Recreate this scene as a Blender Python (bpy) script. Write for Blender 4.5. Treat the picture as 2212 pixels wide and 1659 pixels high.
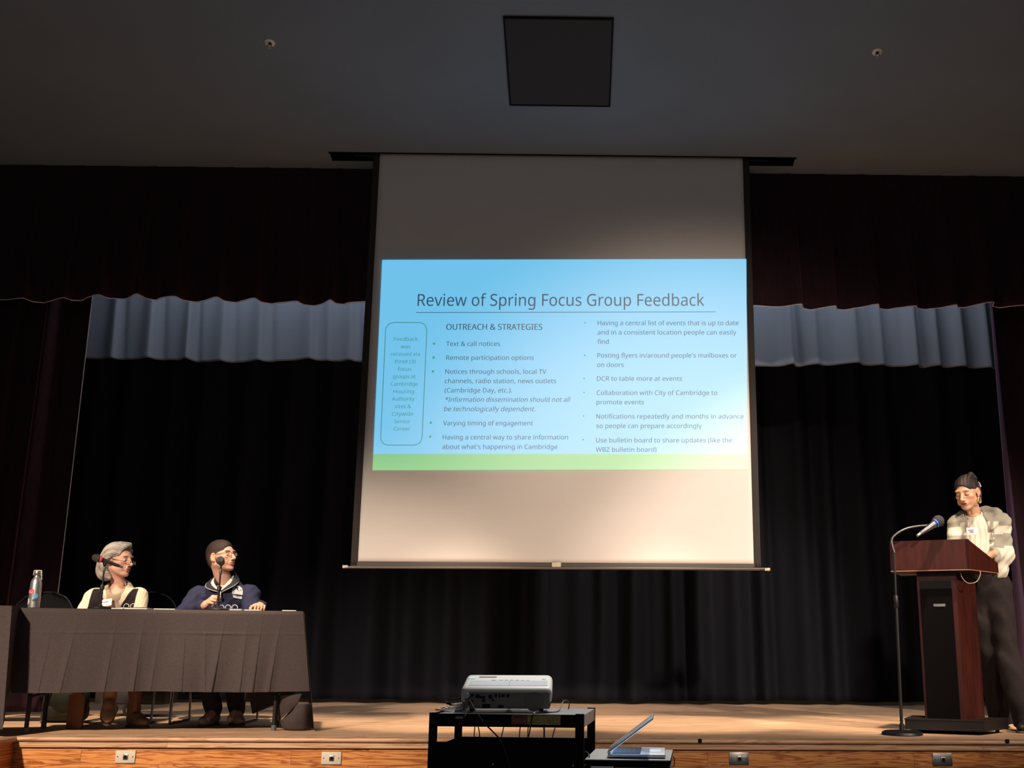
import bpy, bmesh, math, random, os
import numpy as np
from mathutils import Vector, Matrix, Euler
random.seed(7)
sc = bpy.context.scene
for o in list(bpy.data.objects): bpy.data.objects.remove(o)
COL = sc.collection
R = math.radians
PI = math.pi

# ------------------------------------------------------------------ camera
EYE = 0.53                      # height of the lens above the stage floor
FPX, CX, CY, IW, IH = 2400.0, 1290.0, 829.0, 2212.0, 1659.0
TH, PS, RO = R(13.4), R(0.9), R(0.29)
_f = Vector((math.sin(PS)*math.cos(TH), math.cos(PS)*math.cos(TH), math.sin(TH)))
_r0 = _f.cross(Vector((0, 0, 1))).normalized(); _u0 = _r0.cross(_f)
_r = _r0*math.cos(RO) + _u0*math.sin(RO); _u = _u0*math.cos(RO) - _r0*math.sin(RO)
cam = bpy.data.cameras.new('camera'); camo = bpy.data.objects.new('camera', cam); COL.objects.link(camo)
m = Matrix.Identity(4)
for i in range(3): m[i][0], m[i][1], m[i][2] = _r[i], _u[i], -_f[i]
m[2][3] = EYE
camo.matrix_world = m
cam.sensor_fit = 'HORIZONTAL'; cam.sensor_width = 36.0; cam.lens = 36.0*FPX/IW
cam.shift_x = -(CX-IW/2)/IW; cam.shift_y = (CY-IH/2)/IW
cam.clip_start = 0.05; cam.clip_end = 100
sc.camera = camo

def ray(px, py): return _f + _r*((px-CX)/FPX) - _u*((py-CY)/FPX)
def at(px, py, Y):
    d = ray(px, py); t = Y/d.y; return Vector((0, 0, EYE)) + d*t
def atz(px, py, Z=0.0):
    d = ray(px, py); t = (Z-EYE)/d.z; return Vector((0, 0, EYE)) + d*t

# ------------------------------------------------------------------ world, lights, exposure
sc.view_settings.view_transform = 'Standard'; sc.view_settings.look = 'None'
sc.view_settings.exposure = 0.0; sc.view_settings.gamma = 1.0; sc.view_settings.use_curve_mapping = False
sc.cycles.use_denoising = True
sc.cycles.max_bounces = 5; sc.cycles.diffuse_bounces = 3; sc.cycles.glossy_bounces = 3
sc.cycles.sample_clamp_indirect = 4.0
w = bpy.data.worlds.new('world'); sc.world = w; w.use_nodes = True
bgn = w.node_tree.nodes['Background']; bgn.inputs[0].default_value = (0.90, 0.94, 1.0, 1); bgn.inputs[1].default_value = 0.21

def spot(name, loc, aim, power, color, angle, blend=0.3, size=0.12, square=False, roll=0):
    l = bpy.data.lights.new(name, 'SPOT'); l.energy = power; l.color = color; l.spot_size = R(angle); l.spot_blend = blend
    l.shadow_soft_size = size; l.use_square = square
    o = bpy.data.objects.new(name, l); COL.objects.link(o); o.location = loc
    q = (Vector(aim)-Vector(loc)).to_track_quat('-Z', 'Y'); o.rotation_euler = (q @ Euler((0, 0, R(roll))).to_quaternion()).to_euler()
    return o
WARM = (1.0, 0.79, 0.61)
spot('stage_light_left', (-4.7, 0.0, 4.6), (-2.6, 7.4, 0.25), 4200, WARM, 30, 0.7, 0.22)
spot('stage_light_right', (6.4, 1.4, 4.6), (2.3, 8.4, 1.05), 3200, (1.0, 0.83, 0.68), 25, 0.55, 0.16)
spot('stage_light_centre', (2.4, -3.0, 5.4), (0.9, 9.0, 1.22), 4500, WARM, 26, 1.0, 0.20)
for k_ in range(6):
    x_ = -4.0+1.55*k_
    spot('apron_light', (x_, 6.0, 5.1), (x_, 8.42, 0.0), 1500, (1.0, 0.79, 0.58), 22, 0.7, 0.10, square=True)
spot('house_light', (1.0, 6.1, 5.1), (-0.05, 4.5, 0.2), 1700, (1.0, 0.97, 0.92), 13, 0.6, 0.10)
# added cool fill, unseen behind the valance, to brighten the grey border
l = bpy.data.lights.new('border_fill', 'AREA'); l.shape = 'RECTANGLE'; l.size = 7.5; l.size_y = 0.2; l.energy = 46; l.color = (0.80, 0.89, 1.0)
o = bpy.data.objects.new('border_fill', l); COL.objects.link(o); o.location = (-0.3, 9.25, 4.45); o.rotation_euler = (R(38), 0, 0)

# ------------------------------------------------------------------ helpers: tagging
def link(o, parent=None):
    COL.objects.link(o)
    if parent is not None: o.parent = parent
    return o
def tag(o, label=None, cat=None, group=None, kind=None):
    if label: o['label'] = label
    if cat: o['category'] = cat
    if group: o['group'] = group
    if kind: o['kind'] = kind
    return o
def thing(name, label, cat, loc=(0, 0, 0), rz=0.0, group=None):
    o = bpy.data.objects.new(name, None); o.empty_display_size = 0.1; link(o)
    o.location = loc; o.rotation_euler = (0, 0, rz)
    return tag(o, label, cat, group)
def copy_tree(o, parent=None):
    c = o.copy(); COL.objects.link(c); c.parent = parent
    for ch in list(o.children): copy_tree(ch, c)
    return c

# ------------------------------------------------------------------ helpers: materials
def mat(name, col, rough=0.6, metal=0.0, spec=0.5, emit=None, es=0.0, sheen=0.0, sheen_tint=None, sheen_rough=0.3, noise=None, bump=None, coat=0.0):
    M = bpy.data.materials.new(name); M.use_nodes = True; nt = M.node_tree; b = nt.nodes['Principled BSDF']
    b.inputs['Base Color'].default_value = (*col, 1); b.inputs['Roughness'].default_value = rough; b.inputs['Metallic'].default_value = metal
    b.inputs['Specular IOR Level'].default_value = spec
    if emit: b.inputs['Emission Color'].default_value = (*emit, 1); b.inputs['Emission Strength'].default_value = es
    if sheen:
        b.inputs['Sheen Weight'].default_value = sheen; b.inputs['Sheen Roughness'].default_value = sheen_rough
        if sheen_tint: b.inputs['Sheen Tint'].default_value = (*sheen_tint, 1)
    if coat: b.inputs['Coat Weight'].default_value = coat; b.inputs['Coat Roughness'].default_value = 0.1
    tc = None
    if noise or bump:
        tc = nt.nodes.new('ShaderNodeTexCoord')
    if noise:      # (scale, contrast, stretch xyz)
        mp = nt.nodes.new('ShaderNodeMapping'); mp.inputs['Scale'].default_value = noise[2]
        nt.links.new(tc.outputs['Object'], mp.inputs[0])
        n = nt.nodes.new('ShaderNodeTexNoise'); n.inputs['Scale'].default_value = noise[0]; n.inputs['Detail'].default_value = 5
        nt.links.new(mp.outputs[0], n.inputs['Vector'])
        mr = nt.nodes.new('ShaderNodeMapRange'); mr.inputs[1].default_value = 0.3; mr.inputs[2].default_value = 0.7
        mr.inputs[3].default_value = 1-noise[1]; mr.inputs[4].default_value = 1+noise[1]
        nt.links.new(n.outputs[0], mr.inputs[0])
        mx = nt.nodes.new('ShaderNodeVectorMath'); mx.operation = 'SCALE'; mx.inputs[0].default_value = col
        nt.links.new(mr.outputs[0], mx.inputs['Scale']); nt.links.new(mx.outputs[0], b.inputs['Base Color'])
    if bump:       # (scale, strength, stretch)
        mp = nt.nodes.new('ShaderNodeMapping'); mp.inputs['Scale'].default_value = bump[2]
        nt.links.new(tc.outputs['Object'], mp.inputs[0])
        n = nt.nodes.new('ShaderNodeTexNoise'); n.inputs['Scale'].default_value = bump[0]; n.inputs['Detail'].default_value = 4
        nt.links.new(mp.outputs[0], n.inputs['Vector'])
        bp = nt.nodes.new('ShaderNodeBump'); bp.inputs['Strength'].default_value = bump[1]; bp.inputs['Distance'].default_value = 0.005
        nt.links.new(n.outputs[0], bp.inputs['Height']); nt.links.new(bp.outputs[0], b.inputs['Normal'])
    return M
def attr_mat(name, rough=0.6, spec=0.4, bump=None, sheen=0.0, aniso=False):
    M = mat(name, (0.5, 0.5, 0.5), rough=rough, spec=spec, bump=bump, sheen=sheen)
    nt = M.node_tree; a = nt.nodes.new('ShaderNodeAttribute'); a.attribute_name = 'Col'
    nt.links.new(a.outputs['Color'], nt.nodes['Principled BSDF'].inputs['Base Color'])
    return M
def wood(name, c1, c2, cdark, plank=0.12, length=1.6, axis='XZ', rough=0.5, grain=1.0, seam=0.6):
    """boards running along X; second axis Z (upright face) or Y (floor)"""
    M = bpy.data.materials.new(name); M.use_nodes = True; nt = M.node_tree; N = nt.nodes; L = nt.links; b = N['Principled BSDF']
    b.inputs['Roughness'].default_value = rough
    tc = N.new('ShaderNodeTexCoord'); sp = N.new('ShaderNodeSeparateXYZ'); L.new(tc.outputs['Object'], sp.inputs[0])
    second = sp.outputs['Z'] if axis == 'XZ' else sp.outputs['Y']
    cb = N.new('ShaderNodeCombineXYZ'); L.new(sp.outputs['X'], cb.inputs[0]); L.new(second, cb.inputs[1])
    br = N.new('ShaderNodeTexBrick'); L.new(cb.outputs[0], br.inputs['Vector'])
    br.inputs['Scale'].default_value = 1.0; br.inputs['Brick Width'].default_value = length; br.inputs['Row Height'].default_value = plank
    br.inputs['Mortar Size'].default_value = 0.0012; br.inputs['Mortar Smooth'].default_value = 0.2; br.offset = 0.37
    br.inputs['Color1'].default_value = (0, 0, 0, 1); br.inputs['Color2'].default_value = (1, 1, 1, 1); br.inputs['Mortar'].default_value = (0.5, 0.5, 0.5, 1)
    # grain: noise stretched along X, offset per board
    mp = N.new('ShaderNodeVectorMath'); mp.operation = 'MULTIPLY_ADD'
    mp.inputs[1].default_value = (1.6, 22.0, 1.0); L.new(cb.outputs[0], mp.inputs[0])
    off = N.new('ShaderNodeVectorMath'); off.operation = 'SCALE'; off.inputs['Scale'].default_value = 7.0; L.new(br.outputs['Color'], off.inputs[0]); L.new(off.outputs[0], mp.inputs[2])
    n = N.new('ShaderNodeTexNoise'); n.inputs['Scale'].default_value = 1.3; n.inputs['Detail'].default_value = 6; n.inputs['Distortion'].default_value = 0.8; L.new(mp.outputs[0], n.inputs['Vector'])
    wv = N.new('ShaderNodeMath'); wv.operation = 'SINE'; k = N.new('ShaderNodeMath'); k.operation = 'MULTIPLY'; k.inputs[1].default_value = 38.0*grain
    L.new(n.outputs[0], k.inputs[0]); L.new(k.outputs[0], wv.inputs[0])
    mr = N.new('ShaderNodeMapRange'); mr.inputs[1].default_value = -1; mr.inputs[2].default_value = 1; L.new(wv.outputs[0], mr.inputs[0])
    cr = N.new('ShaderNodeValToRGB'); L.new(mr.outputs[0], cr.inputs[0])
    cr.color_ramp.elements[0].position = 0.0; cr.color_ramp.elements[0].color = (*cdark, 1)
    cr.color_ramp.elements[1].position = 0.35; cr.color_ramp.elements[1].color = (*c1, 1)
    e = cr.color_ramp.elements.new(1.0); e.color = (*c2, 1)
    var = N.new('ShaderNodeMapRange'); var.inputs[3].default_value = 0.86; var.inputs[4].default_value = 1.12; L.new(br.outputs['Color'], var.inputs[0])
    sc1 = N.new('ShaderNodeVectorMath'); sc1.operation = 'SCALE'; L.new(cr.outputs[0], sc1.inputs[0]); L.new(var.outputs[0], sc1.inputs['Scale'])
    sm = N.new('ShaderNodeMapRange'); sm.inputs[3].default_value = 1.0; sm.inputs[4].default_value = 1-seam; L.new(br.outputs['Fac'], sm.inputs[0])
    sc2 = N.new('ShaderNodeVectorMath'); sc2.operation = 'SCALE'; L.new(sc1.outputs[0], sc2.inputs[0]); L.new(sm.outputs[0], sc2.inputs['Scale'])
    L.new(sc2.outputs[0], b.inputs['Base Color'])
    return M

MAT = dict(
  floorwood=wood('stage_boards', (0.72, 0.45, 0.275), (0.80, 0.53, 0.34), (0.55, 0.33, 0.19), plank=0.057, length=1.3, axis='XY', rough=0.5, grain=0.55, seam=0.35),
  oak=wood('oak_planks', (0.60, 0.22, 0.055), (0.70, 0.30, 0.09), (0.33, 0.09, 0.015), plank=0.078, length=1.25, axis='XZ', rough=0.45, grain=1.0, seam=0.75),
  paleoak=wood('pale_oak', (0.62, 0.36, 0.20), (0.70, 0.43, 0.26), (0.48, 0.25, 0.13), plank=4.0, length=2.45, axis='XZ', rough=0.45, grain=0.7, seam=0.4),
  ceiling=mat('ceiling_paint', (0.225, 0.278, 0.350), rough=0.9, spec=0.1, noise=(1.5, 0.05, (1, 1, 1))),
  hatch=mat('hatch_paint', (0.060, 0.062, 0.070), rough=0.85, spec=0.1),
  black=mat('matt_black', (0.006, 0.006, 0.007), rough=0.8, spec=0.15),
  blackmetal=mat('black_metal', (0.010, 0.010, 0.012), rough=0.45, spec=0.4),
  cartblack=mat('cart_black', (0.006, 0.006, 0.007), rough=0.8, spec=0.08),
  chrome=mat('chrome', (0.55, 0.54, 0.52), rough=0.22, metal=1.0),
  steel=mat('brushed_steel', (0.42, 0.41, 0.40), rough=0.38, metal=1.0, noise=(60, 0.08, (1, 1, 12))),
  alu=mat('aluminium', (0.50, 0.50, 0.52), rough=0.35, metal=0.9),
  maroon=mat('maroon_velvet', (0.030, 0.0145, 0.0195), rough=0.95, spec=0.05, sheen=0.5, sheen_tint=(0.50, 0.20, 0.28), sheen_rough=0.35, noise=(30, 0.15, (1, 1, 0.2))),
  plum_lit=mat('plum_velvet_lit', (0.075, 0.045, 0.080), rough=0.95, spec=0.05, sheen=0.5, sheen_tint=(0.75, 0.62, 0.80), sheen_rough=0.3),  # curtain velvet with the light on its edge put into the colour
  greydrape=mat('blue_grey_drape', (0.20, 0.225, 0.27), rough=0.9, spec=0.1, sheen=0.1, bump=(400, 0.15, (1, 1, 1))),
  blackdrape=mat('black_drape', (0.0110, 0.0115, 0.0165), rough=0.95, spec=0.05, noise=(5, 0.12, (1, 1, 0.1)), bump=(300, 0.1, (1, 1, 1))),
  hem=mat('pale_hem', (0.72, 0.58, 0.60), rough=0.8, spec=0.1),
  screen=mat('matt_white_screen', (0.74, 0.70, 0.67), rough=0.95, spec=0.05, noise=(1.2, 0.025, (1, 1, 2.5))),
  masking=mat('black_masking', (0.045, 0.04, 0.038), rough=0.9, spec=0.1),
  cloth=mat('brown_tablecloth', (0.066, 0.052, 0.051), rough=0.85, spec=0.12, sheen=0.08, noise=(90, 0.10, (1, 1, 1)), bump=(500, 0.12, (1, 1, 1))),
  paper=mat('white_paper', (0.75, 0.73, 0.70), rough=0.8, spec=0.2),
  foam=mat('grey_foam', (0.05, 0.045, 0.05), rough=1.0, spec=0.05, bump=(400, 0.5, (1, 1, 1))),
  red=mat('red_plastic', (0.75, 0.10, 0.10), rough=0.45),
  blue=mat('blue_plastic', (0.03, 0.10, 0.62), rough=0.35),
  grille=mat('mic_grille', (0.10, 0.095, 0.09), rough=0.4, metal=0.7, bump=(900, 0.8, (1, 1, 1))),
  projwhite=mat('projector_white', (0.52, 0.50, 0.47), rough=0.5, spec=0.4),
  projgrey=mat('projector_grey', (0.36, 0.38, 0.38), rough=0.5, spec=0.4),
  projback=mat('projector_back', (0.12, 0.105, 0.095), rough=0.6, spec=0.3),
  darkplastic=mat('dark_plastic', (0.014, 0.013, 0.013), rough=0.5, spec=0.4),
  cable=mat('black_cable', (0.012, 0.011, 0.012), rough=0.4, spec=0.5),
  whitecable=mat('white_cable', (0.50, 0.42, 0.38), rough=0.5),
  mahogany=mat('mahogany', (0.040, 0.0075, 0.005), rough=0.38, spec=0.45, noise=(6, 0.38, (4.0, 4.0, 0.55))),
  mahoganytrim=mat('mahogany_edge', (0.40, 0.20, 0.12), rough=0.5),
  skin=attr_mat('skin', rough=0.52, spec=0.35), hair=attr_mat('hair', rough=0.55, spec=0.35, bump=(180, 0.9, (1, 1, 1))),
  knit=attr_mat('knit', rough=0.9, spec=0.1, bump=(260, 0.3, (1, 1, 1)), sheen=0.05), fabric=attr_mat('fabric', rough=0.85, spec=0.15, bump=(300, 0.15, (1, 1, 1))),
  trousers=mat('charcoal_trousers', (0.021, 0.0155, 0.0155), rough=0.85, spec=0.15, noise=(80, 0.12, (1, 1, 1))),
  leather=mat('tan_leather', (0.21, 0.125, 0.075), rough=0.6, spec=0.3, noise=(20, 0.12, (1, 1, 1))),
  suede=mat('taupe_suede', (0.30, 0.22, 0.155), rough=0.85, spec=0.15, noise=(30, 0.12, (1, 1, 1))),
  glassframe=mat('dark_frame', (0.02, 0.006, 0.005), rough=0.25, spec=0.6),
  glassframe2=mat('brown_frame', (0.10, 0.022, 0.014), rough=0.3, spec=0.6),
  brownboard=mat('brown_board', (0.20, 0.065, 0.016), rough=0.5, noise=(8, 0.12, (1, 1, 0.3))),
  olive=mat('dark_olive_nylon', (0.020, 0.020, 0.012), rough=0.7, spec=0.3, noise=(9, 0.35, (1, 1, 1))),
  gold=mat('gold', (0.95, 0.72, 0.38), rough=0.3, metal=0.6),
  yellow=mat('yellow_label', (0.30, 0.21, 0.05), rough=0.6, noise=(120, 0.35, (1, 1, 1))),
  redlabel=mat('red_label', (0.20, 0.028, 0.02), rough=0.6),
  cream=mat('cream', (0.68, 0.60, 0.48), rough=0.6),
)

# ------------------------------------------------------------------ helpers: meshes
def mesh_obj(name, verts, faces, material, parent=None, smooth=False, cols=None):
    me = bpy.data.meshes.new(name); me.from_pydata([tuple(v) for v in verts], [], [tuple(f) for f in faces]); me.update()
    if material: me.materials.append(material)
    if smooth: me.polygons.foreach_set('use_smooth', [True]*len(me.polygons))
    if cols is not None:
        a = me.color_attributes.new('Col', 'FLOAT_COLOR', 'POINT')
        a.data.foreach_set('color', np.concatenate([cols, np.ones((len(cols), 1))], 1).astype(np.float32).ravel())
    o = bpy.data.objects.new(name, me); return link(o, parent)
class BM:
    def __init__(s): s.b = bmesh.new()
    def box(s, c, d, rot=None, bevel=0.0, seg=2, taper=None):
        r = bmesh.ops.create_cube(s.b, size=1.0); vs = r['verts']
        for v in vs:
            v.co = Vector((v.co.x*d[0], v.co.y*d[1], v.co.z*d[2]))
            if taper and v.co.z > 0: v.co.x *= taper; v.co.y *= taper
        if bevel:
            es = list({e for v in vs for e in v.link_edges})
            rr = bmesh.ops.bevel(s.b, geom=es, offset=bevel, segments=seg, affect='EDGES', profile=0.5)
            vs = list({v for f in rr['faces'] for v in f.verts} | {v for v in vs if v.is_valid})
        M = Matrix.Translation(Vector(c)) @ (rot.to_matrix().to_4x4() if isinstance(rot, Euler) else (rot or Matrix.Identity(4)))
        seen = set()
        for v in vs:
            if v.is_valid and v not in seen: seen.add(v); v.co = M @ v.co
        return s
    def cyl(s, a, b, r0, r1=None, n=20):
        a = Vector(a); b = Vector(b); r1 = r0 if r1 is None else r1; d = b-a
        q = d.to_track_quat('Z', 'Y').to_matrix().to_4x4()
        bmesh.ops.create_cone(s.b, cap_ends=True, segments=n, radius1=r0, radius2=r1, depth=d.length, matrix=Matrix.Translation((a+b)/2) @ q)
        return s
    def ball(s, c, r, n=20, rot=None):
        rr = r if hasattr(r, '__len__') else (r, r, r)
        M = Matrix.Translation(Vector(c)) @ (rot or Matrix.Identity(4)) @ Matrix.Diagonal((*rr, 1))
        bmesh.ops.create_uvsphere(s.b, u_segments=n, v_segments=max(8, n//2), radius=1.0, matrix=M); return s
    def tube(s, pts, r, n=8, closed=False, smooth=True):
        P = [Vector(p) for p in pts]
        if smooth and len(P) > 2: P = catmull(P, 8, closed)
        rs = r if callable(r) else (lambda t: r)
        rings = []; N = len(P); up = None
        for i, p in enumerate(P):
            if closed: t = (P[(i+1) % N]-P[i-1])
            else: t = P[min(i+1, N-1)]-P[max(i-1, 0)]
            t.normalize()
            if up is None:
                up = Vector((0, 0, 1)) if abs(t.z) < 0.9 else Vector((1, 0, 0))
            x = t.cross(up).normalized(); up = x.cross(t).normalized()
            rr = rs(i/(N-1))
            rings.append([s.b.verts.new(p + x*math.cos(a)*rr + up*math.sin(a)*rr) for a in [2*PI*k/n for k in range(n)]])
        for i in range(N if closed else N-1):
            A = rings[i]; B = rings[(i+1) % N]
            for k in range(n): s.b.faces.new((A[k], A[(k+1) % n], B[(k+1) % n], B[k]))
        if not closed:
            s.b.faces.new(rings[0][::-1]); s.b.faces.new(rings[-1])
        return s
    def lathe(s, prof, c=(0, 0, 0), n=28, M=None):
        M = M or Matrix.Identity(4); C_ = Matrix.Translation(Vector(c)); rings = []
        for (r, z) in prof:
            rings.append([s.b.verts.new(C_ @ M @ Vector((r*math.cos(2*PI*k/n), r*math.sin(2*PI*k/n), z))) for k in range(n)])
        for i in range(len(rings)-1):
            for k in range(n): s.b.faces.new((rings[i][k], rings[i][(k+1) % n], rings[i+1][(k+1) % n], rings[i+1][k]))
        s.b.faces.new(rings[0][::-1]); s.b.faces.new(rings[-1]); return s
    def prism(s, poly, z0, z1):
        """poly: list of (x,y); z0/z1 numbers or per-vertex lists"""
        n = len(poly); z0 = z0 if hasattr(z0, '__len__') else [z0]*n; z1 = z1 if hasattr(z1, '__len__') else [z1]*n
        A = [s.b.verts.new((p[0], p[1], z)) for p, z in zip(poly, z0)]; B = [s.b.verts.new((p[0], p[1], z)) for p, z in zip(poly, z1)]
        s.b.faces.new(A[::-1]); s.b.faces.new(B)
        for i in range(n): s.b.faces.new((A[i], A[(i+1) % n], B[(i+1) % n], B[i]))
        return s
    def quad(s, a, b, c, d): s.b.faces.new([s.b.verts.new(p) for p in (a, b, c, d)]); return s
    def obj(s, name, material, parent=None, smooth=None, M=None):
        bmesh.ops.recalc_face_normals(s.b, faces=s.b.faces)
        me = bpy.data.meshes.new(name)
        if M is not None: bmesh.ops.transform(s.b, matrix=M, verts=s.b.verts)
        s.b.to_mesh(me); s.b.free(); me.materials.append(material)
        if smooth is None: me.polygons.foreach_set('use_smooth', [True]*len(me.polygons)); me.set_sharp_from_angle(angle=R(38))
        elif smooth: me.polygons.foreach_set('use_smooth', [True]*len(me.polygons))
        return link(bpy.data.objects.new(name, me), parent)
def catmull(P, n=8, closed=False):
    out = []; N = len(P)
    for i in range(N if closed else N-1):
        if closed: p0, p1, p2, p3 = P[i-1], P[i], P[(i+1) % N], P[(i+2) % N]
        else: p0, p1, p2, p3 = P[max(i-1, 0)], P[i], P[i+1], P[min(i+2, N-1)]
        for k in range(n):
            t = k/n
            out.append(0.5*((2*p1)+(-p0+p2)*t+(2*p0-5*p1+4*p2-p3)*t*t+(-p0+3*p1-3*p2+p3)*t**3))
    if not closed: out.append(P[-1].copy())
    return out
def sheet(name, fn, nu, nv, material, parent=None, thick=0.0):
    V = []; F = []
    for j in range(nv+1):
        for i in range(nu+1): V.append(fn(i/nu, j/nv))
    for j in range(nv):
        for i in range(nu):
            a = j*(nu+1)+i; F.append((a, a+1, a+nu+2, a+nu+1))
    o = mesh_obj(name, V, F, material, parent, smooth=True)
    if thick:
        md = o.modifiers.new('thickness', 'SOLIDIFY'); md.thickness = thick; md.offset = 0
    return o
FONT = None
try:
    FONT = bpy.data.fonts.load(os.path.join(bpy.utils.system_resource('DATAFILES', path='fonts'), 'NotoSansHebrew-Regular.woff2'))
except Exception: pass
def text_mesh(body, bold=False, shear=0.0):
    """triangulated glyph outlines: verts (x,y), faces, width; cap height of the font is about 0.73 em"""
    c = bpy.data.curves.new('t', 'FONT'); c.body = body; c.shear = shear
    if FONT: c.font = FONT
    c.offset = 0.0
    c.resolution_u = 3
    o = bpy.data.objects.new('t', c); COL.objects.link(o); dg = bpy.context.evaluated_depsgraph_get(); dg.update()
    me = bpy.data.meshes.new_from_object(o.evaluated_get(dg))
    tb = bmesh.new(); tb.from_mesh(me); bmesh.ops.triangulate(tb, faces=tb.faces); tb.to_mesh(me); tb.free()
    V = [v.co.copy() for v in me.vertices]; F = [tuple(p.vertices) for p in me.polygons]
    bpy.data.objects.remove(o); bpy.data.curves.remove(c); bpy.data.meshes.remove(me)
    xs = [v.x for v in V] or [0]; x0 = min(xs); w_ = max(xs)-x0
    return [(v.x-x0, v.y) for v in V], F, w_
_hv, _hf, _hw = text_mesh('H'); CAPH = max(v[1] for v in _hv)

# ------------------------------------------------------------------ the setting
FRONT = 7.0                      # stage edge
CEIL_Y, CEIL_Z, CEIL_K = 8.87, 4.517, math.tan(R(15.3))
def cz(Y): return CEIL_Z + (CEIL_Y-Y)*CEIL_K
# stage floor: boards, with the apron running forward at the far left
b = BM(); b.prism([(-3.36, FRONT+0.02), (7.2, FRONT+0.02), (7.2, 12.6), (-7.2, 12.6), (-7.2, 4.0), (-3.36, 4.0)], -0.03, 0.0)
tag(b.obj('stage_floor', MAT['floorwood'], smooth=False), kind='structure')
b = BM(); b.box((1.93, FRONT+0.045, -0.465), (10.6, 0.05, 0.87)); b.box((-3.388, 5.53, -0.465), (0.05, 3.06, 0.87))
tag(b.obj('stage_front', MAT['oak'], smooth=False), kind='structure')
# rounded nosing and flat fascia board under it
def nosing(a, bb, n):
    bm = BM(); a = Vector(a); bb = Vector(bb); n = Vector(n); prof = []
    for k in range(9):
        t = PI/2 - PI*k/8; prof.append((0.014*math.cos(t), 0.014*math.sin(t)-0.012))
    prof = [(-0.05, 0.002)] + prof + [(-0.05, -0.026)]
    rings = [[bm.b.verts.new(p + n*x + Vector((0, 0, z))) for x, z in prof] for p in (a, bb)]
    k = len(prof)
    for i in range(k): bm.b.faces.new((rings[0][i], rings[0][(i+1) % k], rings[1][(i+1) % k], rings[1][i]))
    bm.b.faces.new(rings[0]); bm.b.faces.new(rings[1][::-1]); return bm
tag(nosing((-3.36, FRONT, 0), (7.2, FRONT, 0), (0, -1, 0)).obj('trim_1', MAT['paleoak']), kind='structure')
tag(nosing((-3.35, 4.0, 0), (-3.35, FRONT+0.01, 0), (1, 0, 0)).obj('trim_2', MAT['paleoak']), kind='structure')
b = BM(); b.box((1.93, FRONT+0.012, -0.0425), (10.6, 0.018, 0.034), bevel=0.002)
tag(b.obj('trim_3', MAT['paleoak'], smooth=False), kind='structure')
# hall floor and side walls, ceiling
hallwall = mat('hall_wall', (0.10, 0.085, 0.075), rough=0.9)
b = BM(); b.box((0, 3.0, -0.95), (14.4, 14, 0.1)); tag(b.obj('floor', mat('hall_floor', (0.10, 0.08, 0.06), rough=0.5), smooth=False), kind='structure')
for sx, nm in ((-1, 'wall_left'), (1, 'wall_right')):
    b = BM(); b.box((sx*7.25, 4.3, 3.0), (0.1, 17.0, 8.0)); tag(b.obj(nm, hallwall, smooth=False), kind='structure')
b = BM(); b.box((0, 12.65, 2.4), (14.5, 0.1, 5.2)); tag(b.obj('wall_back', mat('back_wall', (0.01, 0.01, 0.011), rough=0.95), smooth=False), kind='structure')
# ceiling with a real slot for the screen and a real recess for the hatch
SY0, SY1, SX0, SX1 = 8.70-0.03, 8.70+0.07, -2.12, 1.80
hx0, hx1 = -0.575, 0.215
hatchY0 = 7.215; hatchY1 = 8.075
def cp(x, y, dz=0.0): return (x, y, cz(y)+dz)
bm = BM()
def cq(x0, x1, y0, y1):
    bm.quad(cp(x0, y0), cp(x1, y0), cp(x1, y1), cp(x0, y1))
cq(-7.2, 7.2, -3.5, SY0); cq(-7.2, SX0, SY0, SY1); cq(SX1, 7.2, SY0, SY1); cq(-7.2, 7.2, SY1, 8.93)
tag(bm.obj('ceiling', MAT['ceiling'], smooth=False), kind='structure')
# plaster return above the curtain line
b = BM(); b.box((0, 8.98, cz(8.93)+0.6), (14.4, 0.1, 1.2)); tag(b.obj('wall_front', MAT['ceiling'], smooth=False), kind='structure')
# slot housing
t = thing('screen_housing', 'long black slot housing recessed in the ceiling above the projection screen', 'screen housing', (0, 8.72, cz(8.72)))
b = BM()
for (c, d) in (((-0.16, SY0-8.72-0.006, 0.14), (SX1-SX0+0.02, 0.012, 0.26)), ((-0.16, SY1-8.72+0.006, 0.12), (SX1-SX0+0.02, 0.012, 0.26)), ((-0.16, 0, 0.25), (SX1-SX0+0.02, 0.13, 0.012)),
               ((SX0-0.006, 0, 0.13), (0.012, 0.12, 0.24)), ((SX1+0.006, 0, 0.13), (0.012, 0.12, 0.24))): b.box(c, d)
b.obj('box', MAT['black'], t, smooth=False)
for x0, x1 in ((-1.93, -1.76), (1.42, 1.58)):
    b = BM(); b.box(((x0+x1)/2, 0.0, 0.012), (x1-x0, 0.006, 0.006)); b.obj('rail', MAT['steel'], t, smooth=False)
# access hatch
t = thing('ceiling_hatch', 'square dark access panel set in the grey ceiling above the screen', 'hatch', cp(-0.18, 7.645))
rotc = Matrix.Rotation(-R(15.3), 4, 'X')
b = BM(); b.box((0, 0, -0.006), (0.775, 0.885, 0.012)); b.obj('panel', MAT['hatch'], t, smooth=False, M=rotc)
b = BM()
for c, d in (((0, 0.449, -0.008), (0.80, 0.012, 0.016)), ((0, -0.449, -0.008), (0.80, 0.012, 0.016)), ((0.394, 0, -0.008), (0.012, 0.89, 0.016)), ((-0.394, 0, -0.008), (0.012, 0.89, 0.016))): b.box(c, d)
b.obj('frame', MAT['black'], t, smooth=False, M=rotc)
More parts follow.
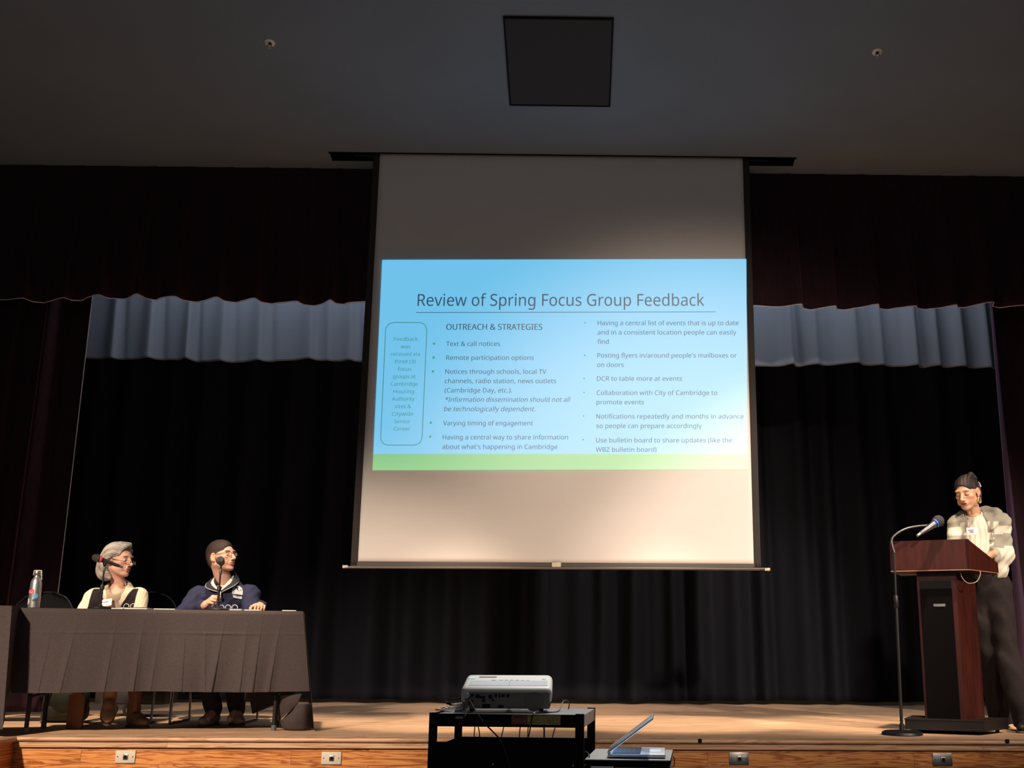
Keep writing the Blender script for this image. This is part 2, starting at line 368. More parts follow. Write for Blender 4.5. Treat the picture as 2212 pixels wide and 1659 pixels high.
# sprinklers
def ceil_at(px, py):
    d = ray(px, py); tt = (CEIL_Z + CEIL_Y*CEIL_K - EYE)/(d.z + CEIL_K*d.y); return Vector((0, 0, EYE))+d*tt
def sprinkler(px, py, label):
    p = ceil_at(px, py); t = thing('ceiling_sprinkler', label, 'sprinkler', p, group='sprinkler heads in the ceiling')
    b = BM(); b.lathe([(0.012, -0.004), (0.022, -0.010), (0.034, -0.008), (0.037, -0.002), (0.037, 0.0), (0.0, 0.0)][::-1] if False else [(0.014, 0.0), (0.016, -0.010), (0.026, -0.011), (0.037, -0.005), (0.038, 0.0)], M=rotc)
    b.obj('escutcheon', mat('sprinkler_white', (0.92, 0.88, 0.84), rough=0.5), t)
    b = BM(); b.cyl((0, 0, 0.0), (0, 0, -0.018), 0.009); b.tube([(0.009, 0, -0.016), (0.014, 0, -0.028), (0.0, 0, -0.042)], 0.0025); b.tube([(-0.009, 0, -0.016), (-0.014, 0, -0.028), (0.0, 0, -0.042)], 0.0025); b.obj('yoke', mat('brass', (0.16, 0.11, 0.06), rough=0.4, metal=0.8), t)
    b = BM(); b.lathe([(0.0012, -0.040), (0.013, -0.042), (0.0135, -0.045), (0.002, -0.046)]); b.obj('deflector', mat('sprinkler_grey', (0.45, 0.42, 0.38), rough=0.5), t)
sprinkler(583, 92, 'small white sprinkler head in the ceiling, left of the dark hatch')
sprinkler(1895, 112, 'small white sprinkler head in the ceiling, right of the dark hatch')
# wall plates on the stage front
def plate(px, py, label, dim=1.0, tape=False):
    p = at(px, py, FRONT+0.02); t = thing('socket_plate', label, 'wall plate', p, group='metal connector plates along the stage front')
    b = BM(); b.box((0, -0.004, 0), (0.118, 0.008, 0.072), bevel=0.002); b.obj('plate', MAT['cream'] if dim == 1 else MAT['steel'], t)
    b = BM(); b.box((0.003, -0.010, 0.0), (0.030, 0.006, 0.032), bevel=0.003); b.obj('connector', MAT['steel'], t)
    b = BM(); b.cyl((0.003, -0.008, 0), (0.003, -0.0145, 0), 0.010); b.obj('hole', MAT['black'], t)
    for sx in (-1, 1):
        b = BM(); b.cyl((sx*0.045, -0.006, 0), (sx*0.045, -0.0095, 0), 0.0032); b.obj('screw', MAT['blackmetal'], t)
    if tape:
        b = BM(); b.box((0.028, -0.0105, 0.018), (0.03, 0.002, 0.02)); b.obj('sticker', MAT['paper'], t)
plate(271.5, 1634.5, 'cream connector plate on the brightly lit stage front under the seated woman')
plate(716, 1637.5, 'connector plate on the stage front between the covered table and the projector cart')
plate(1596, 1638.5, 'connector plate on the dim stage front right of the laptop', dim=0.5, tape=True)
plate(2035.5, 1640.5, 'connector plate on the dark stage front below the lectern', dim=0.5)
for px, py, lb in ((1512, 1600, 'small black clip on the stage edge right of the laptop'), (2176, 1601, 'tiny black clip on the stage edge near the right of the lectern')):
    p = at(px, py, FRONT-0.014); b = BM(); b.box((0, 0, 0), (0.022, 0.014, 0.022), bevel=0.003)
    o = b.obj('cable_clip', MAT['black']); o.location = p; tag(o, lb, 'clip', 'black clips on the stage edge')

# ------------------------------------------------------------------ drapes
def drape(name, x0, x1, ztop, zbot, Y, folds, amp_top=0.5, nx=500, nz=50, material=None, parent=None, scallop=0.0, base=0.012, flare=0.0, seed=1, skew=1.0):
    """folds: list of (x, width, depth, lean) - standing folds, deeper toward the hem"""
    rnd = random.Random(seed); ph = [rnd.uniform(0, 6.28) for _ in range(6)]
    def off(x, v):
        k = amp_top + (1-amp_top)*v
        y = 0.0
        for fx, fw, fd, ln in folds:
            d = x-(fx+ln*v); ww = fw*(0.75+0.5*v)
            y -= fd*k*math.exp(-(d/(ww*(skew if d > 0 else 1/math.sqrt(skew))))**2)
            y += 0.30*fd*k*math.exp(-((d-1.6*ww)/(0.7*ww))**2)
        y += base*k*(math.sin(x*7.3+ph[0])+0.6*math.sin(x*13.1+ph[1]+v))
        return y
    def fn(u, v):
        x = x0+(x1-x0)*u; xx = x + flare*v*(u-0.5)*2
        zb = zbot + (scallop*(math.sin(x*2.7+ph[2])*0.5+math.sin(x*6.1+ph[3])*0.3) if scallop else 0)
        return (xx, Y+off(x, v), ztop+(zb-ztop)*v)
    o = sheet(name, fn, nx, nz, material, parent, thick=0.006)
    return o, fn
rnd = random.Random(3)
def auto_folds(x0, x1, step, w0, d0, lean=0.05, seed=0):
    r = random.Random(seed); out = []; x = x0+step*0.5
    while x < x1:
        out.append((x+r.uniform(-0.2, 0.2)*step, w0*r.uniform(0.6, 1.5), d0*r.uniform(0.6, 1.3), r.uniform(-lean, lean))); x += step*r.uniform(0.75, 1.25)
    return out
# valance
t = thing('valance_curtain', 'dark maroon velvet valance hanging across the top of the stage', 'curtain', (0, 8.87, 0))
vf = []
for px, wd, dp in ((60, .06, .07), (150, .05, .06), (225, .07, .07), (310, .045, .09), (390, .06, .07), (480, .05, .08), (560, .05, .08), (650, .05, .06), (722, .035, .08), (1715, .05, .08), (1790, .05, .07), (1880, .05, .08), (1962, .05, .05), (2050, .05, .06), (2125, .05, .08), (2200, .05, .06), (-60, .06, .06)):
    p = at(px, 640, 8.87); vf.append((p.x, wd, dp*1.45, 0.0 if px < 1100 else 0.04))
vf += [(x, 0.05, 0.07, 0.02) for x in (-1.4, -1.0, -0.6, -0.2, 0.2, 0.6, 1.0, 1.3)]
o, fn = drape('drape', -5.4, 4.4, cz(8.87)+0.03, 3.325, 0.0, vf, amp_top=0.02, nx=900, nz=30, material=MAT['maroon'], parent=t, scallop=0.03, seed=5, skew=0.3)
b = BM(); pts = [Vector(fn(i/700, 1.0))+Vector((0, 0.012, -0.004)) for i in range(701)]; b.tube(pts, 0.0038, n=5, smooth=False); b.obj('hem', MAT['hem'], t)
# main curtain legs
def leg_curtain(x_edge, x_out, label, seed, side):
    t = thing('stage_curtain', label, 'curtain', (x_edge, 9.2, 0), group='maroon side curtains framing the stage')
    w_ = abs(x_out-x_edge); fl = auto_folds(0.18, w_, 0.26, 0.05, 0.11, 0.03, seed); fl = [(side*x, w2, d, l) for x, w2, d, l in fl]
    xa, xb = (0.0, side*w_) if side > 0 else (side*w_, 0.0)
    o, fn = drape('drape', xa, xb, 3.9, 0.02, 0.0, fl, amp_top=0.7, nx=260, nz=60, material=MAT['maroon'], parent=t, seed=seed, base=0.01)
    u = 0.0 if side > 0 else 1.0
    edge = [Vector(fn(u, j/60)) for j in range(61)]
    if side > 0:
        # returned inner edge: stage light on the velvet painted as a paler plum sheet
        sheet('lit_edge', lambda uu, vv: tuple(Vector(fn(0.0, vv)) + Vector((-0.010+0.0*uu, 0.0, 0)) + Vector((0.085*(vv**1.5)*uu*0.9+0.012*uu, -0.03*math.sin(uu*PI)-0.004-0.05*uu*vv, 0))), 10, 60, MAT['plum_lit'], t, thick=0.004)
    b = BM(); b.tube([e+Vector((-side*0.004, -0.006, 0)) for e in edge], 0.0035, n=5, smooth=False); b.obj('edge_hem', MAT['hem'], t)
leg_curtain(-4.205, -6.9, 'dark maroon velvet side curtain behind the covered tables at stage left edge of the photo', 11, -1)
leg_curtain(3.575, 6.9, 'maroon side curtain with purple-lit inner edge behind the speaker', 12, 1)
# blue-grey border
gf = []
for px, wd, dp in ((245, .04, .05), (325, .05, .08), (408, .035, .10), (480, .05, .06), (560, .05, .07), (670, .06, .09), (705, .05, .04), (755, .04, .06), (1700, .04, .10), (1755, .06, .06), (1840, .07, .08), (1895, .05, .05), (1967, .04, .10), (2015, .05, .07), (2070, .05, .06), (2125, .04, .06)):
    p = at(px, 720, 9.9); gf.append((p.x, wd, dp, 0.03))
o, fn = drape('border_curtain', -4.9, 4.3, 4.25, 3.075, 9.9, gf, amp_top=0.7, nx=900, nz=60, material=MAT['greydrape'], scallop=0.02, seed=9, base=0.004, skew=0.45)
tag(o, 'pale blue-grey border curtain hanging below the maroon valance, in front of the black backdrop', 'curtain')
# black backdrop
bf = []
for px, wd, dp in ((690, .07, .10), (800, .08, .12), (880, .08, .10), (960, .06, .08), (1040, .09, .13), (1135, .05, .13), (1160, .05, .05), (1240, .08, .1), (1300, .06, .12), (1370, .06, .13), (1440, .05, .12), (1505, .06, .12), (1580, .07, .12), (1645, .05, .12), (1735, .07, .1), (1800, .06, .12), (1865, .08, .12), (1930, .08, .1), (2050, .1, .12), (2110, .1, .1), (150, .1, .1), (230, .1, .1), (320, .09, .1), (400, .1, .12), (500, .1, .1), (600, .1, .12)):
    p = at(px, 1400, 11.38); bf.append((p.x, wd*1.25, dp*1.3, rnd.uniform(-0.04, 0.08)))
o, fn = drape('backdrop_curtain', -6.2, 5.6, 4.4, 0.035, 11.38, bf, amp_top=0.6, nx=1000, nz=60, material=MAT['blackdrape'], scallop=0.012, seed=4, base=0.02)
tag(o, 'full black backdrop curtain across the rear of the stage', 'curtain')

# ------------------------------------------------------------------ projection screen and slide
SY = 8.70
t = thing('projection_screen', 'large pull-down projection screen showing a blue slide of meeting notes', 'projection screen', (-0.17, SY, 1.14))
def S(px, py, dy=0.0): 
    p = at(px, py, SY+dy); return Vector((p.x+0.17, p.y-SY, p.z-1.14))
xl, xr, zt, zb = -1.705, 1.361, cz(8.69)+0.06, 1.176
def fabric(x0, x1, z0, z1, dy, wave=0.0):
    def fn(u, v):
        x = x0+(x1-x0)*u; z = z0+(z1-z0)*v
        return (x+0.17, dy + wave*(math.sin(x*2.1+z*1.3)*0.5+math.sin(z*4.2+x)*0.5), z-1.14)
    return fn
sheet('screen_fabric', fabric(xl, xr, zb, zt, 0.0, 0.003), 80, 90, MAT['screen'], t, thick=0.002)
MB = 0.055
for x0, x1 in ((xl-MB, xl), (xr, xr+MB)):
    sheet('black_border', fabric(x0, x1, zb-0.03, zt, 0.0, 0.003), 6, 90, MAT['masking'], t, thick=0.002)
sheet('bottom_border', fabric(xl-MB, xr+MB, zb-0.052, zb, 0.001, 0.003), 60, 3, mat('bottom_masking', (0.085, 0.075, 0.07), rough=0.8), t, thick=0.004)
b = BM(); b.cyl((-1.80+0.17, 0.0, -0.010), (1.465+0.17, 0, -0.002), 0.010, n=12); b.obj('bottom_bar', mat('bar_grey', (0.12, 0.11, 0.105), rough=0.4, metal=0.4), t)
for x in (-1.80, 1.465):
    b = BM(); b.cyl((x+0.17-0.02, 0, -0.006), (x+0.17+0.02, 0, -0.006), 0.012, n=12); b.obj('end_cap', MAT['cream'], t)
p = S(1202, 1220); b = BM(); b.box((p.x, -0.012, p.z), (0.072, 0.006, 0.036), bevel=0.006); b.obj('pull_tab', MAT['cream'], t)
# the projected slide: light on the screen
SLIDE = mat('slide_blue', (0.60, 0.62, 0.62), rough=0.95, spec=0.0, emit=(0.115, 0.50, 0.79), es=1.0)
GREEN = mat('slide_green', (0.60, 0.62, 0.62), rough=0.95, spec=0.0, emit=(0.13, 0.55, 0.19), es=0.85)
INK = mat('slide_ink', (0.40, 0.42, 0.42), rough=0.95, spec=0.0, emit=(0.02, 0.105, 0.20), es=0.45)
INKG = mat('slide_green_ink', (0.42, 0.45, 0.42), rough=0.95, spec=0.0, emit=(0.04, 0.22, 0.22), es=0.8)
cr = [S(826, 562), S(1612, 560), S(1614.6, 981), S(806.7, 981), S(1615, 1015), S(805, 1016)]
def patch(name, q, m_, dy, parent):
    vs = [Vector((c.x, dy, c.z)) for c in q]; return mesh_obj(name, vs, [(0, 1, 2, 3)], m_, parent)
sl = patch('slide_image', [cr[0], cr[1], cr[2], cr[3]][::-1], SLIDE, -0.006, t)
patch('green_band', [cr[3], cr[2], cr[4], cr[5]][::-1], GREEN, -0.006, sl)
def lettering(parent, name, lines, material, dy=-0.0085):
    V = []; F = []
    for (body, xa, xb, base, cap, bold, shear) in lines:
        vs, fs, wd = text_mesh(body, bold, shear); k = cap/CAPH; o0 = len(V)
        for (x, y) in vs:
            px = xa + (xb-xa)*x/wd; py = base - y*k + (x/wd)*(-0.3 if xb-xa > 400 else 0)
            px += (1340-px)/(9245+base)*y*k
            q = S(px, py); V.append((q.x, dy, q.z))
        F += [tuple(i+o0 for i in f) for f in fs]
        sh = 0.0022 if bold else 0.0007; n_ = len(vs); o1 = len(V)      # second, slightly shifted copy of the strokes gives the weight
        V += [(x+sh, dy-0.0003, z) for x, _, z in V[o0:o0+n_]]; F += [tuple(i+o1 for i in f) for f in fs]
    return mesh_obj(name, V, F, material, parent)
def line_box(parent, name, quads, material, dy=-0.0085):
    V = []; F = []
    for q in quads:
        o0 = len(V); V += [(S(*p).x, dy, S(*p).z) for p in q]; F.append((o0, o0+1, o0+2, o0+3))
    return mesh_obj(name, V, F, material, parent)
lettering(sl, 'title_text', [('Review of Spring Focus Group Feedback', 902, 1521, 661.5, 25.5, False, 0)], INK)
line_box(sl, 'title_rule', [((899, 675.2), (1546, 673.6), (1546, 674.8), (899, 676.6))], INK)
LEFT = [('OUTREACH & STRATEGIES', 964, 1171, 713.0, 12.5, True, 0), ('Text & call notices', 964, 1080, 748.0, 9.6, False, 0), ('Remote participation options', 964, 1153, 778.0, 9.6, False, 0),
 ('Notices through schools, local TV', 962, 1180, 808.0, 9.6, False, 0), ('channels, radio station, news outlets', 961, 1201, 828.2, 9.6, False, 0), ('(Cambridge Day, etc.).', 960.5, 1106, 848.3, 9.6, False, 0),
 ('*Information dissemination should not all', 962, 1232, 868.4, 9.6, False, 0.2), ('be technologically dependent.', 959, 1156, 888.6, 9.6, False, 0.2), ('Varying timing of engagement', 957.5, 1151, 919.2, 9.6, False, 0),
 ('Having a central way to share information', 956.5, 1227, 949.6, 9.6, False, 0), ("about what's happening in Cambridge", 955.5, 1204, 970.2, 9.6, False, 0)]
RIGHT = [('Having a central list of events that is up to date', 1291, 1595, 703.0, 9.6, False, 0), ('and in a consistent location people can easily', 1291, 1590, 723.2, 9.6, False, 0), ('find', 1290.5, 1315, 743.2, 9.6, False, 0),
 ("Posting flyers in/around people's mailboxes or", 1290.5, 1591, 773.0, 9.6, False, 0), ('on doors', 1290, 1347, 793.2, 9.6, False, 0), ('DCR to table more at events', 1289.5, 1473, 823.0, 9.6, False, 0),
 ('Collaboration with City of Cambridge to', 1289, 1549, 853.6, 9.6, False, 0), ('promote events', 1288.5, 1391, 873.8, 9.6, False, 0), ('Notifications repeatedly and months in advance', 1288, 1606, 904.6, 9.6, False, 0),
 ('so people can prepare accordingly', 1288, 1516, 925.0, 9.6, False, 0), ('Use bulletin board to share updates (like the', 1287.5, 1581, 956.0, 9.6, False, 0), ('WBZ bulletin board)', 1287, 1418, 976.2, 9.6, False, 0)]
lettering(sl, 'heading_text', LEFT[:1], INK)
for k0, k1 in ((1, 2), (2, 3), (3, 8), (8, 9), (9, 11)): lettering(sl, 'bullet_text', LEFT[k0:k1], INK)
for k0, k1 in ((0, 3), (3, 5), (5, 6), (6, 8), (8, 10), (10, 12)): lettering(sl, 'bullet_text', RIGHT[k0:k1], INK)
BOXT = []
for i, (s_, xa, xb) in enumerate((('Feedback', 851, 903), ('was', 866, 887), ('received via', 844.5, 907), ('three (3)', 852.5, 897.5), ('focus', 859.5, 889), ('groups at', 849, 898), ('Cambridge', 844, 902.5), ('Housing', 850, 894.5), ('Authority', 847, 895.5), ('sites &', 853, 888.5), ('Citywide', 847, 893), ('Senior', 852, 886.5), ('Center', 850.5, 886.5))):
    BOXT.append((s_, xa, xb, 737.0+i*16.15, 8.0, False, 0))
lettering(sl, 'sidebar_text', BOXT, INKG)
bq = []
for (x, y) in ((938, 743), (937, 773), (935.5, 803), (931, 913.5), (929.5, 943.5)): bq.append(((x-2.2, y-2.2), (x+2.2, y-2.2), (x+2.2, y+2.2), (x-2.2, y+2.2)))
for (x, y) in ((1264, 698), (1263, 768), (1262, 818), (1261.5, 848.5), (1260.5, 899), (1260, 950)): bq.append(((x-1.5, y-1.5), (x+1.5, y-1.5), (x+1.5, y+1.5), (x-1.5, y+1.5)))
BULM = (mat('slide_bullet', (0.4, 0.5, 0.4), emit=(0.02, 0.28, 0.16), es=0.8, spec=0))
for q_ in bq: line_box(sl, 'bullet_dot', [q_], BULM)
# rounded outline of the side bar
def rrect(tl, tr, br_, bl, r):
    pts = []
    C4 = [tl, tr, br_, bl]
    for i in range(4):
        a, c, d = Vector(C4[i-1]), Vector(C4[i]), Vector(C4[(i+1) % 4]); e1 = (a-c).normalized()*r; e2 = (d-c).normalized()*r
        for k in range(9):
            tt = k/8; pts.append((c+e1)*(1-tt)**2 + c*2*tt*(1-tt) + (c+e2)*tt**2)
    return pts
rp = rrect((834, 697.5), (923, 697.5), (911.5, 962), (822, 962), 20); qs = []
for i in range(len(rp)):
    a, c = rp[i], rp[(i+1) % len(rp)]; n = (c-a)
    if n.length < 1e-6: continue
    n = Vector((n.y, -n.x)).normalized()*0.85; qs.append((tuple(a-n), tuple(c-n), tuple(c+n), tuple(a+n)))
line_box(sl, 'sidebar_outline', qs, INKG)

# ------------------------------------------------------------------ tables with cloths
def fold_table(name_label, corner_r, ang, L=1.83, D=0.60, Ht=0.755, legs=True):
    """corner_r: front right corner of the top; ang: rotation; X runs to the right"""
    t = thing('folding_table', name_label, 'table', corner_r, ang)
    b = BM(); b.box((-L/2, D/2, Ht-0.015), (L-0.01, D-0.01, 0.03), bevel=0.004); b.obj('tabletop', MAT['darkplastic'], t)
    for sx in (-0.13, -L+0.13):
        for sy in (0.07, D-0.07):
            b = BM(); b.tube([(sx, sy, Ht-0.03), (sx, sy, 0.26), (sx, sy, 0.22), (sx-0.0, sy, 0.03)], 0.0135, n=10); b.obj('leg', MAT['blackmetal'], t)
            b = BM(); b.cyl((sx, sy, 0.0), (sx, sy, 0.035), 0.017); b.obj('foot_cap', mat('foot_grey', (0.10, 0.10, 0.10), rough=0.5), t)
        b = BM(); b.tube([(sx, 0.07, 0.215), (sx, D/2, 0.222), (sx, D-0.07, 0.215)], 0.010, n=8); b.obj('crossbar', MAT['blackmetal'], t)
    return t
ang = R(12.5)
_c = at(652, 1319, 7.54); TR = Vector((_c.x, 7.54, 0))
table1 = fold_table('long folding table under the brown cloth where two people sit', TR, ang, L=1.74)
Ht = 0.755
def cloth(L, D, drop_front, drop_side, drop_back, creases, seed=1):
    """returns a function over (u along X 0..1, s down the front face) in the table's frame (front right corner origin)"""
    r = random.Random(seed); ph = [r.uniform(0, 6) for _ in range(8)]
    def wave(x, v):
        y = 0.010*v*math.sin(x*9+ph[0]) + 0.008*v*math.sin(x*17+ph[1]) + 0.02*v*v
        for cx, wd, dp, ln in creases:
            d = (x-cx-ln*v)
            y += dp*0.62*(0.3+v)*math.exp(-(d/(wd*1.4))**2)*(1 if d < 0 else 0.5)
        return y
    return wave
cre = [(-1.50, .05, .018, -.04), (-1.36, .018, .022, -.05), (-1.13, .018, .024, -.03), (-0.97, .015, .026, -.02), (-0.86, .014, .012, -.03), (-0.72, .06, .02, .02), (-0.60, .02, .016, .04), (-0.47, .03, .034, -.05), (-0.33, .02, .020, -.02), (-0.24, .03, .028, -.03), (-0.12, .016, .024, -.05)]
wave = cloth(1.83, .6, .51, .75, .4, cre, 4)
ct = thing('tablecloth', 'brown-grey tablecloth draped over the long table in front of the two seated people', 'tablecloth', TR, ang, 'brown cloths over the folding tables')
Lx, Dy, e = 1.74, 0.60, 0.006
def front(u, v):
    x = -Lx-0.004 + (Lx+0.012)*u; z = Ht+e - 0.512*v
    x += v*(0.075*u + 0.045*(1-u))
    fold = 0.004*math.exp(-((v-0.29)/0.012)**2)*(0.6+0.4*math.sin(x*9))
    r_ = 0.02*(1-min(1, v/0.05))**2
    return (x, -0.012+r_ - wave(x, v)*min(1, v*1.5) - fold, z + 0.004*v*math.sin(x*5))
def top(u, v): return (-Lx-0.004+(Lx+0.012)*u, 0.012+Dy*v*0.985, Ht+e)
def back(u, v): return (-Lx+Lx*u, Dy+0.008+0.03*v+0.02*v*math.sin(u*25), Ht+e-0.30*v)
sheet('top', top, 30, 10, MAT['cloth'], ct); sheet('front_drop', front, 640, 90, MAT['cloth'], ct); sheet('back_drop', back, 120, 12, MAT['cloth'], ct)
# right end falls to the floor and bulges
def side(u, v):
    z = (Ht+e)*(1-v) + 0.006*v
    x = 0.010 + 0.105*v**1.2 - 0.02*u*v + 0.012*v*math.sin(u*9+0.5) + 0.01*math.sin(v*3)
    y = -0.012 + (Dy+0.02)*u - 0.03*v*(1-u)
    return (x, y, z)
sheet('end_drop', side, 60, 60, MAT['cloth'], ct)
# corner fold under the front hem: the long corner of the cloth folded back on the boards
Mi = ct.matrix_basis.inverted() if False else (Matrix.Translation(TR) @ Matrix.Rotation(ang, 4, 'Z')).inverted()
def ruled(name, A, B, n=40, mm=14, bulge=0.0, bdir=(0, -1, 0)):
    A = catmull([at(*p) for p in A], 8); B = catmull([at(*p) for p in B], 8)
    def pick(P, u): k = u*(len(P)-1); i = min(int(k), len(P)-2); return P[i].lerp(P[i+1], k-i)
    bd = Vector(bdir)
    return sheet(name, lambda u, v: tuple(Mi @ (pick(A, u).lerp(pick(B, u), v) + bd*bulge*math.sin(PI*v)*math.sin(PI*min(1, u*1.1)))), n, mm, MAT['cloth'], ct, thick=0.002)
F0 = TR.y
ruled('corner_fold', [(601, 1557, F0+.10), (617, 1549, F0+.04), (631, 1536, F0), (642, 1522, F0-.01), (658, 1520, F0-.02), (674, 1519, F0+.02)],
      [(604, 1571.5, F0+.13), (618, 1575.5, F0+.06), (636, 1577.5, F0+.03), (652, 1577, F0+.03), (664, 1576, F0+.06), (677, 1573, F0+.12)], bulge=0.02)
ruled('corner_fold', [(608, 1502, F0+.03), (604, 1520, F0+.06), (600, 1540, F0+.09), (600, 1556, F0+.11)],
      [(652, 1499, F0-.04), (647, 1512, F0-.02), (641, 1522, F0-.0), (604, 1556, F0+.09)], bulge=0.012)
ruled('corner_inner', [(641, 1520, F0+.12), (625, 1538, F0+.14), (606, 1557, F0+.16)], [(648, 1530, F0+.13), (632, 1555, F0+.16), (610, 1571, F0+.18)])
b = BM(); tri = [(-0.36, Dy+0.03, 0.30), (-0.02, Dy+0.04, 0.30), (-0.04, Dy+0.03, 0.14), (-0.12, Dy+0.05, 0.15), (-0.30, Dy+0.03, 0.075)]
mesh_obj('back_corner', tri, [(0, 1, 2, 3, 4)], MAT['cloth'], ct).modifiers.new('thickness', 'SOLIDIFY').thickness = 0.003
# second covered table at the left, its corner hanging into view
ang2 = R(14)
_c = at(27, 1308, 7.0); C2 = Vector((_c.x, 7.0, 0))
table2 = fold_table('second covered folding table, mostly cut off at the left of the photo', C2+Vector((-0.02, 0, 0)), ang2, L=1.5)
ct2 = thing('tablecloth', 'brown-grey tablecloth at the left edge, its corner hanging down to the stage boards', 'tablecloth', C2, ang2, 'brown cloths over the folding tables')
sheet('top', lambda u, v: (-1.5*u, 0.005+0.59*v, Ht+0.012), 20, 8, MAT['cloth'], ct2)
def front2(u, v):
    x = -1.5+1.5*u; k = math.exp(-((1-u)/0.16)**2)
    low = 0.50 + 0.22*k
    return (x + 0.05*v*k, -0.012 - 0.02*v - v*(0.014*math.sin(x*14)+0.012*math.sin(x*31+1)) - 0.05*v*k, Ht+0.012-low*v)
sheet('front_drop', front2, 160, 40, MAT['cloth'], ct2)
def side2(u, v):
    low = 0.72-0.50*u
    return (0.004+v*(0.025+0.012*math.sin(u*10+1.2)-0.05*u), -0.012+0.6*u - 0.05*v*(1-u) , Ht+0.012-low*v)
sheet('end_drop', side2, 60, 40, MAT['cloth'], ct2)

# ------------------------------------------------------------------ things on the table
TZ = Ht+e+0.0006
def tpt(px, back, py=1314):
    """point on the table top: column px in the photograph, distance back from the front edge"""
    d = ray(px, py); o = Vector((0, 0, EYE))
    n = Vector((-math.sin(ang), math.cos(ang), 0)); k = (n.dot(TR)+back-n.dot(o))/n.dot(d); p = o+d*k; return Vector((p.x, p.y, TZ))
def bottle():
    p = tpt(72, 0.10); t = thing('water_bottle', 'silver metal water bottle covered in stickers at the left end of the table', 'bottle', p, R(0))
    b = BM(); b.lathe([(0.030, 0.0), (0.0345, 0.004), (0.035, 0.02), (0.035, 0.150), (0.032, 0.170), (0.022, 0.190), (0.0165, 0.198), (0.0165, 0.215)], n=36); b.obj('body', mat('bottle_metal', (0.62, 0.60, 0.58), rough=0.32, metal=0.85), t)
    b = BM(); b.lathe([(0.0195, 0.206), (0.021, 0.208), (0.021, 0.232), (0.019, 0.235)], n=28); b.obj('cap', mat('bottle_cap', (0.35, 0.34, 0.33), rough=0.35, metal=0.8), t)
    b = BM(); b.box((0.004, 0, 0.2375), (0.048, 0.016, 0.005), bevel=0.0015); b.box((0.029, 0, 0.208), (0.005, 0.016, 0.062), rot=Euler((0, R(-7), 0)), bevel=0.0015); b.box((-0.021, 0, 0.222), (0.003, 0.014, 0.03)); b.obj('handle', MAT['cream'], t)
    def decal(name, a0, a1, z0, z1, m_, shape='rect', zf=None):
        V = []; F = []; n = 16; mm = 10
        for j in range(mm+1):
            for i in range(n+1):
                u, v = i/n, j/mm; a = a0+(a1-a0)*u
                if shape == 'round':
                    uu = 2*u-1; vv = 2*v-1; s_ = max(abs(uu), abs(vv)); l_ = math.hypot(uu, vv) or 1; uu *= s_/l_; vv *= s_/l_; a = (a0+a1)/2+(a1-a0)/2*uu; z = (z0+z1)/2+(z1-z0)/2*vv
                else: z = z0+(z1-z0)*v
                V.append((0.0356*math.sin(R(a)), -0.0356*math.cos(R(a)), z))
        for j in range(mm):
            for i in range(n): q = j*(n+1)+i; F.append((q, q+1, q+n+2, q+n+1))
        return mesh_obj(name, V, F, m_, t, smooth=True)
    st = decal('red_sticker', -80, 12, 0.088, 0.116, mat('sticker_red', (0.62, 0.05, 0.05), rough=0.5)); st['label'] = 'red sticker with white lettering'
    # lettering on the red sticker
    vs, fs, wd = text_mesh('RO', True); V = []
    for (x, y) in vs:
        a = R(-62+60*x/wd); V.append((0.0363*math.sin(a), -0.0363*math.cos(a), 0.093+y/CAPH*0.017))
    mesh_obj('sticker_lettering', V, fs, MAT['paper'], st)
    decal('blue_sticker', 0, 60, 0.060, 0.092, mat('sticker_blue', (0.16, 0.40, 0.62), rough=0.5), 'round')
    decal('dark_sticker', 4, 50, 0.040, 0.058, mat('sticker_dark', (0.06, 0.09, 0.13), rough=0.5), 'round')
    w_ = decal('white_sticker', -85, -25, 0.022, 0.064, MAT['paper'], 'round')
    for k in range(3): 
        q = decal('print', -72, -42, 0.034+k*0.008, 0.036+k*0.008, mat('print_red', (0.5, 0.15, 0.15))); q.parent = w_; q.data.transform(Matrix.Diagonal((1.02, 1.02, 1, 1)))
bottle()
def desk_mic(px, label, mic, headdir):
    p = tpt(px, 0.08); t = thing('microphone_stand', label, 'microphone stand', p, group='desk microphone stands on the covered table')
    b = BM(); b.lathe([(0.072, 0.0), (0.075, 0.004), (0.072, 0.010), (0.030, 0.016), (0.014, 0.020), (0.010, 0.030)], n=32); b.obj('base', MAT['blackmetal'], t)
    b = BM(); b.cyl((0, 0, 0.02), (0.0, 0, 0.150), 0.0085, n=14); b.obj('lower_tube', MAT['blackmetal'], t)
    b = BM(); b.lathe([(0.010, 0.122), (0.014, 0.126), (0.014, 0.150), (0.010, 0.158)], n=20); b.obj('clutch', MAT['darkplastic'], t)
    b = BM(); b.cyl((0, 0, 0.15), (0.0, 0, 0.245), 0.0055, n=12); b.obj('upper_tube', MAT['blackmetal'], t)
    b = BM(); b.lathe([(0.007, 0.236), (0.0085, 0.240), (0.0085, 0.264), (0.006, 0.270)], n=16); b.obj('joint', mat('joint_grey', (0.14, 0.135, 0.12), rough=0.4, metal=0.5), t)
    return t, p
def clip(t, d, z):
    """Y shaped holder at height z, axis d"""
    d = Vector(d).normalized(); s_ = d.cross(Vector((0, 0, 1))).normalized()
    b = BM(); c = Vector((0, 0, z)); b.tube([c-Vector((0, 0, .028)), c-Vector((0, 0, .012)), c], 0.006)
    b.tube([c + Vector((0, 0, .026)) - s_*0.017, c+Vector((0, 0, .008))-s_*0.018, c-Vector((0, 0, 0.004)), c+Vector((0, 0, .008))+s_*0.018, c + Vector((0, 0, .026)) + s_*0.017], 0.0045); b.obj('clip', MAT['darkplastic'], t)
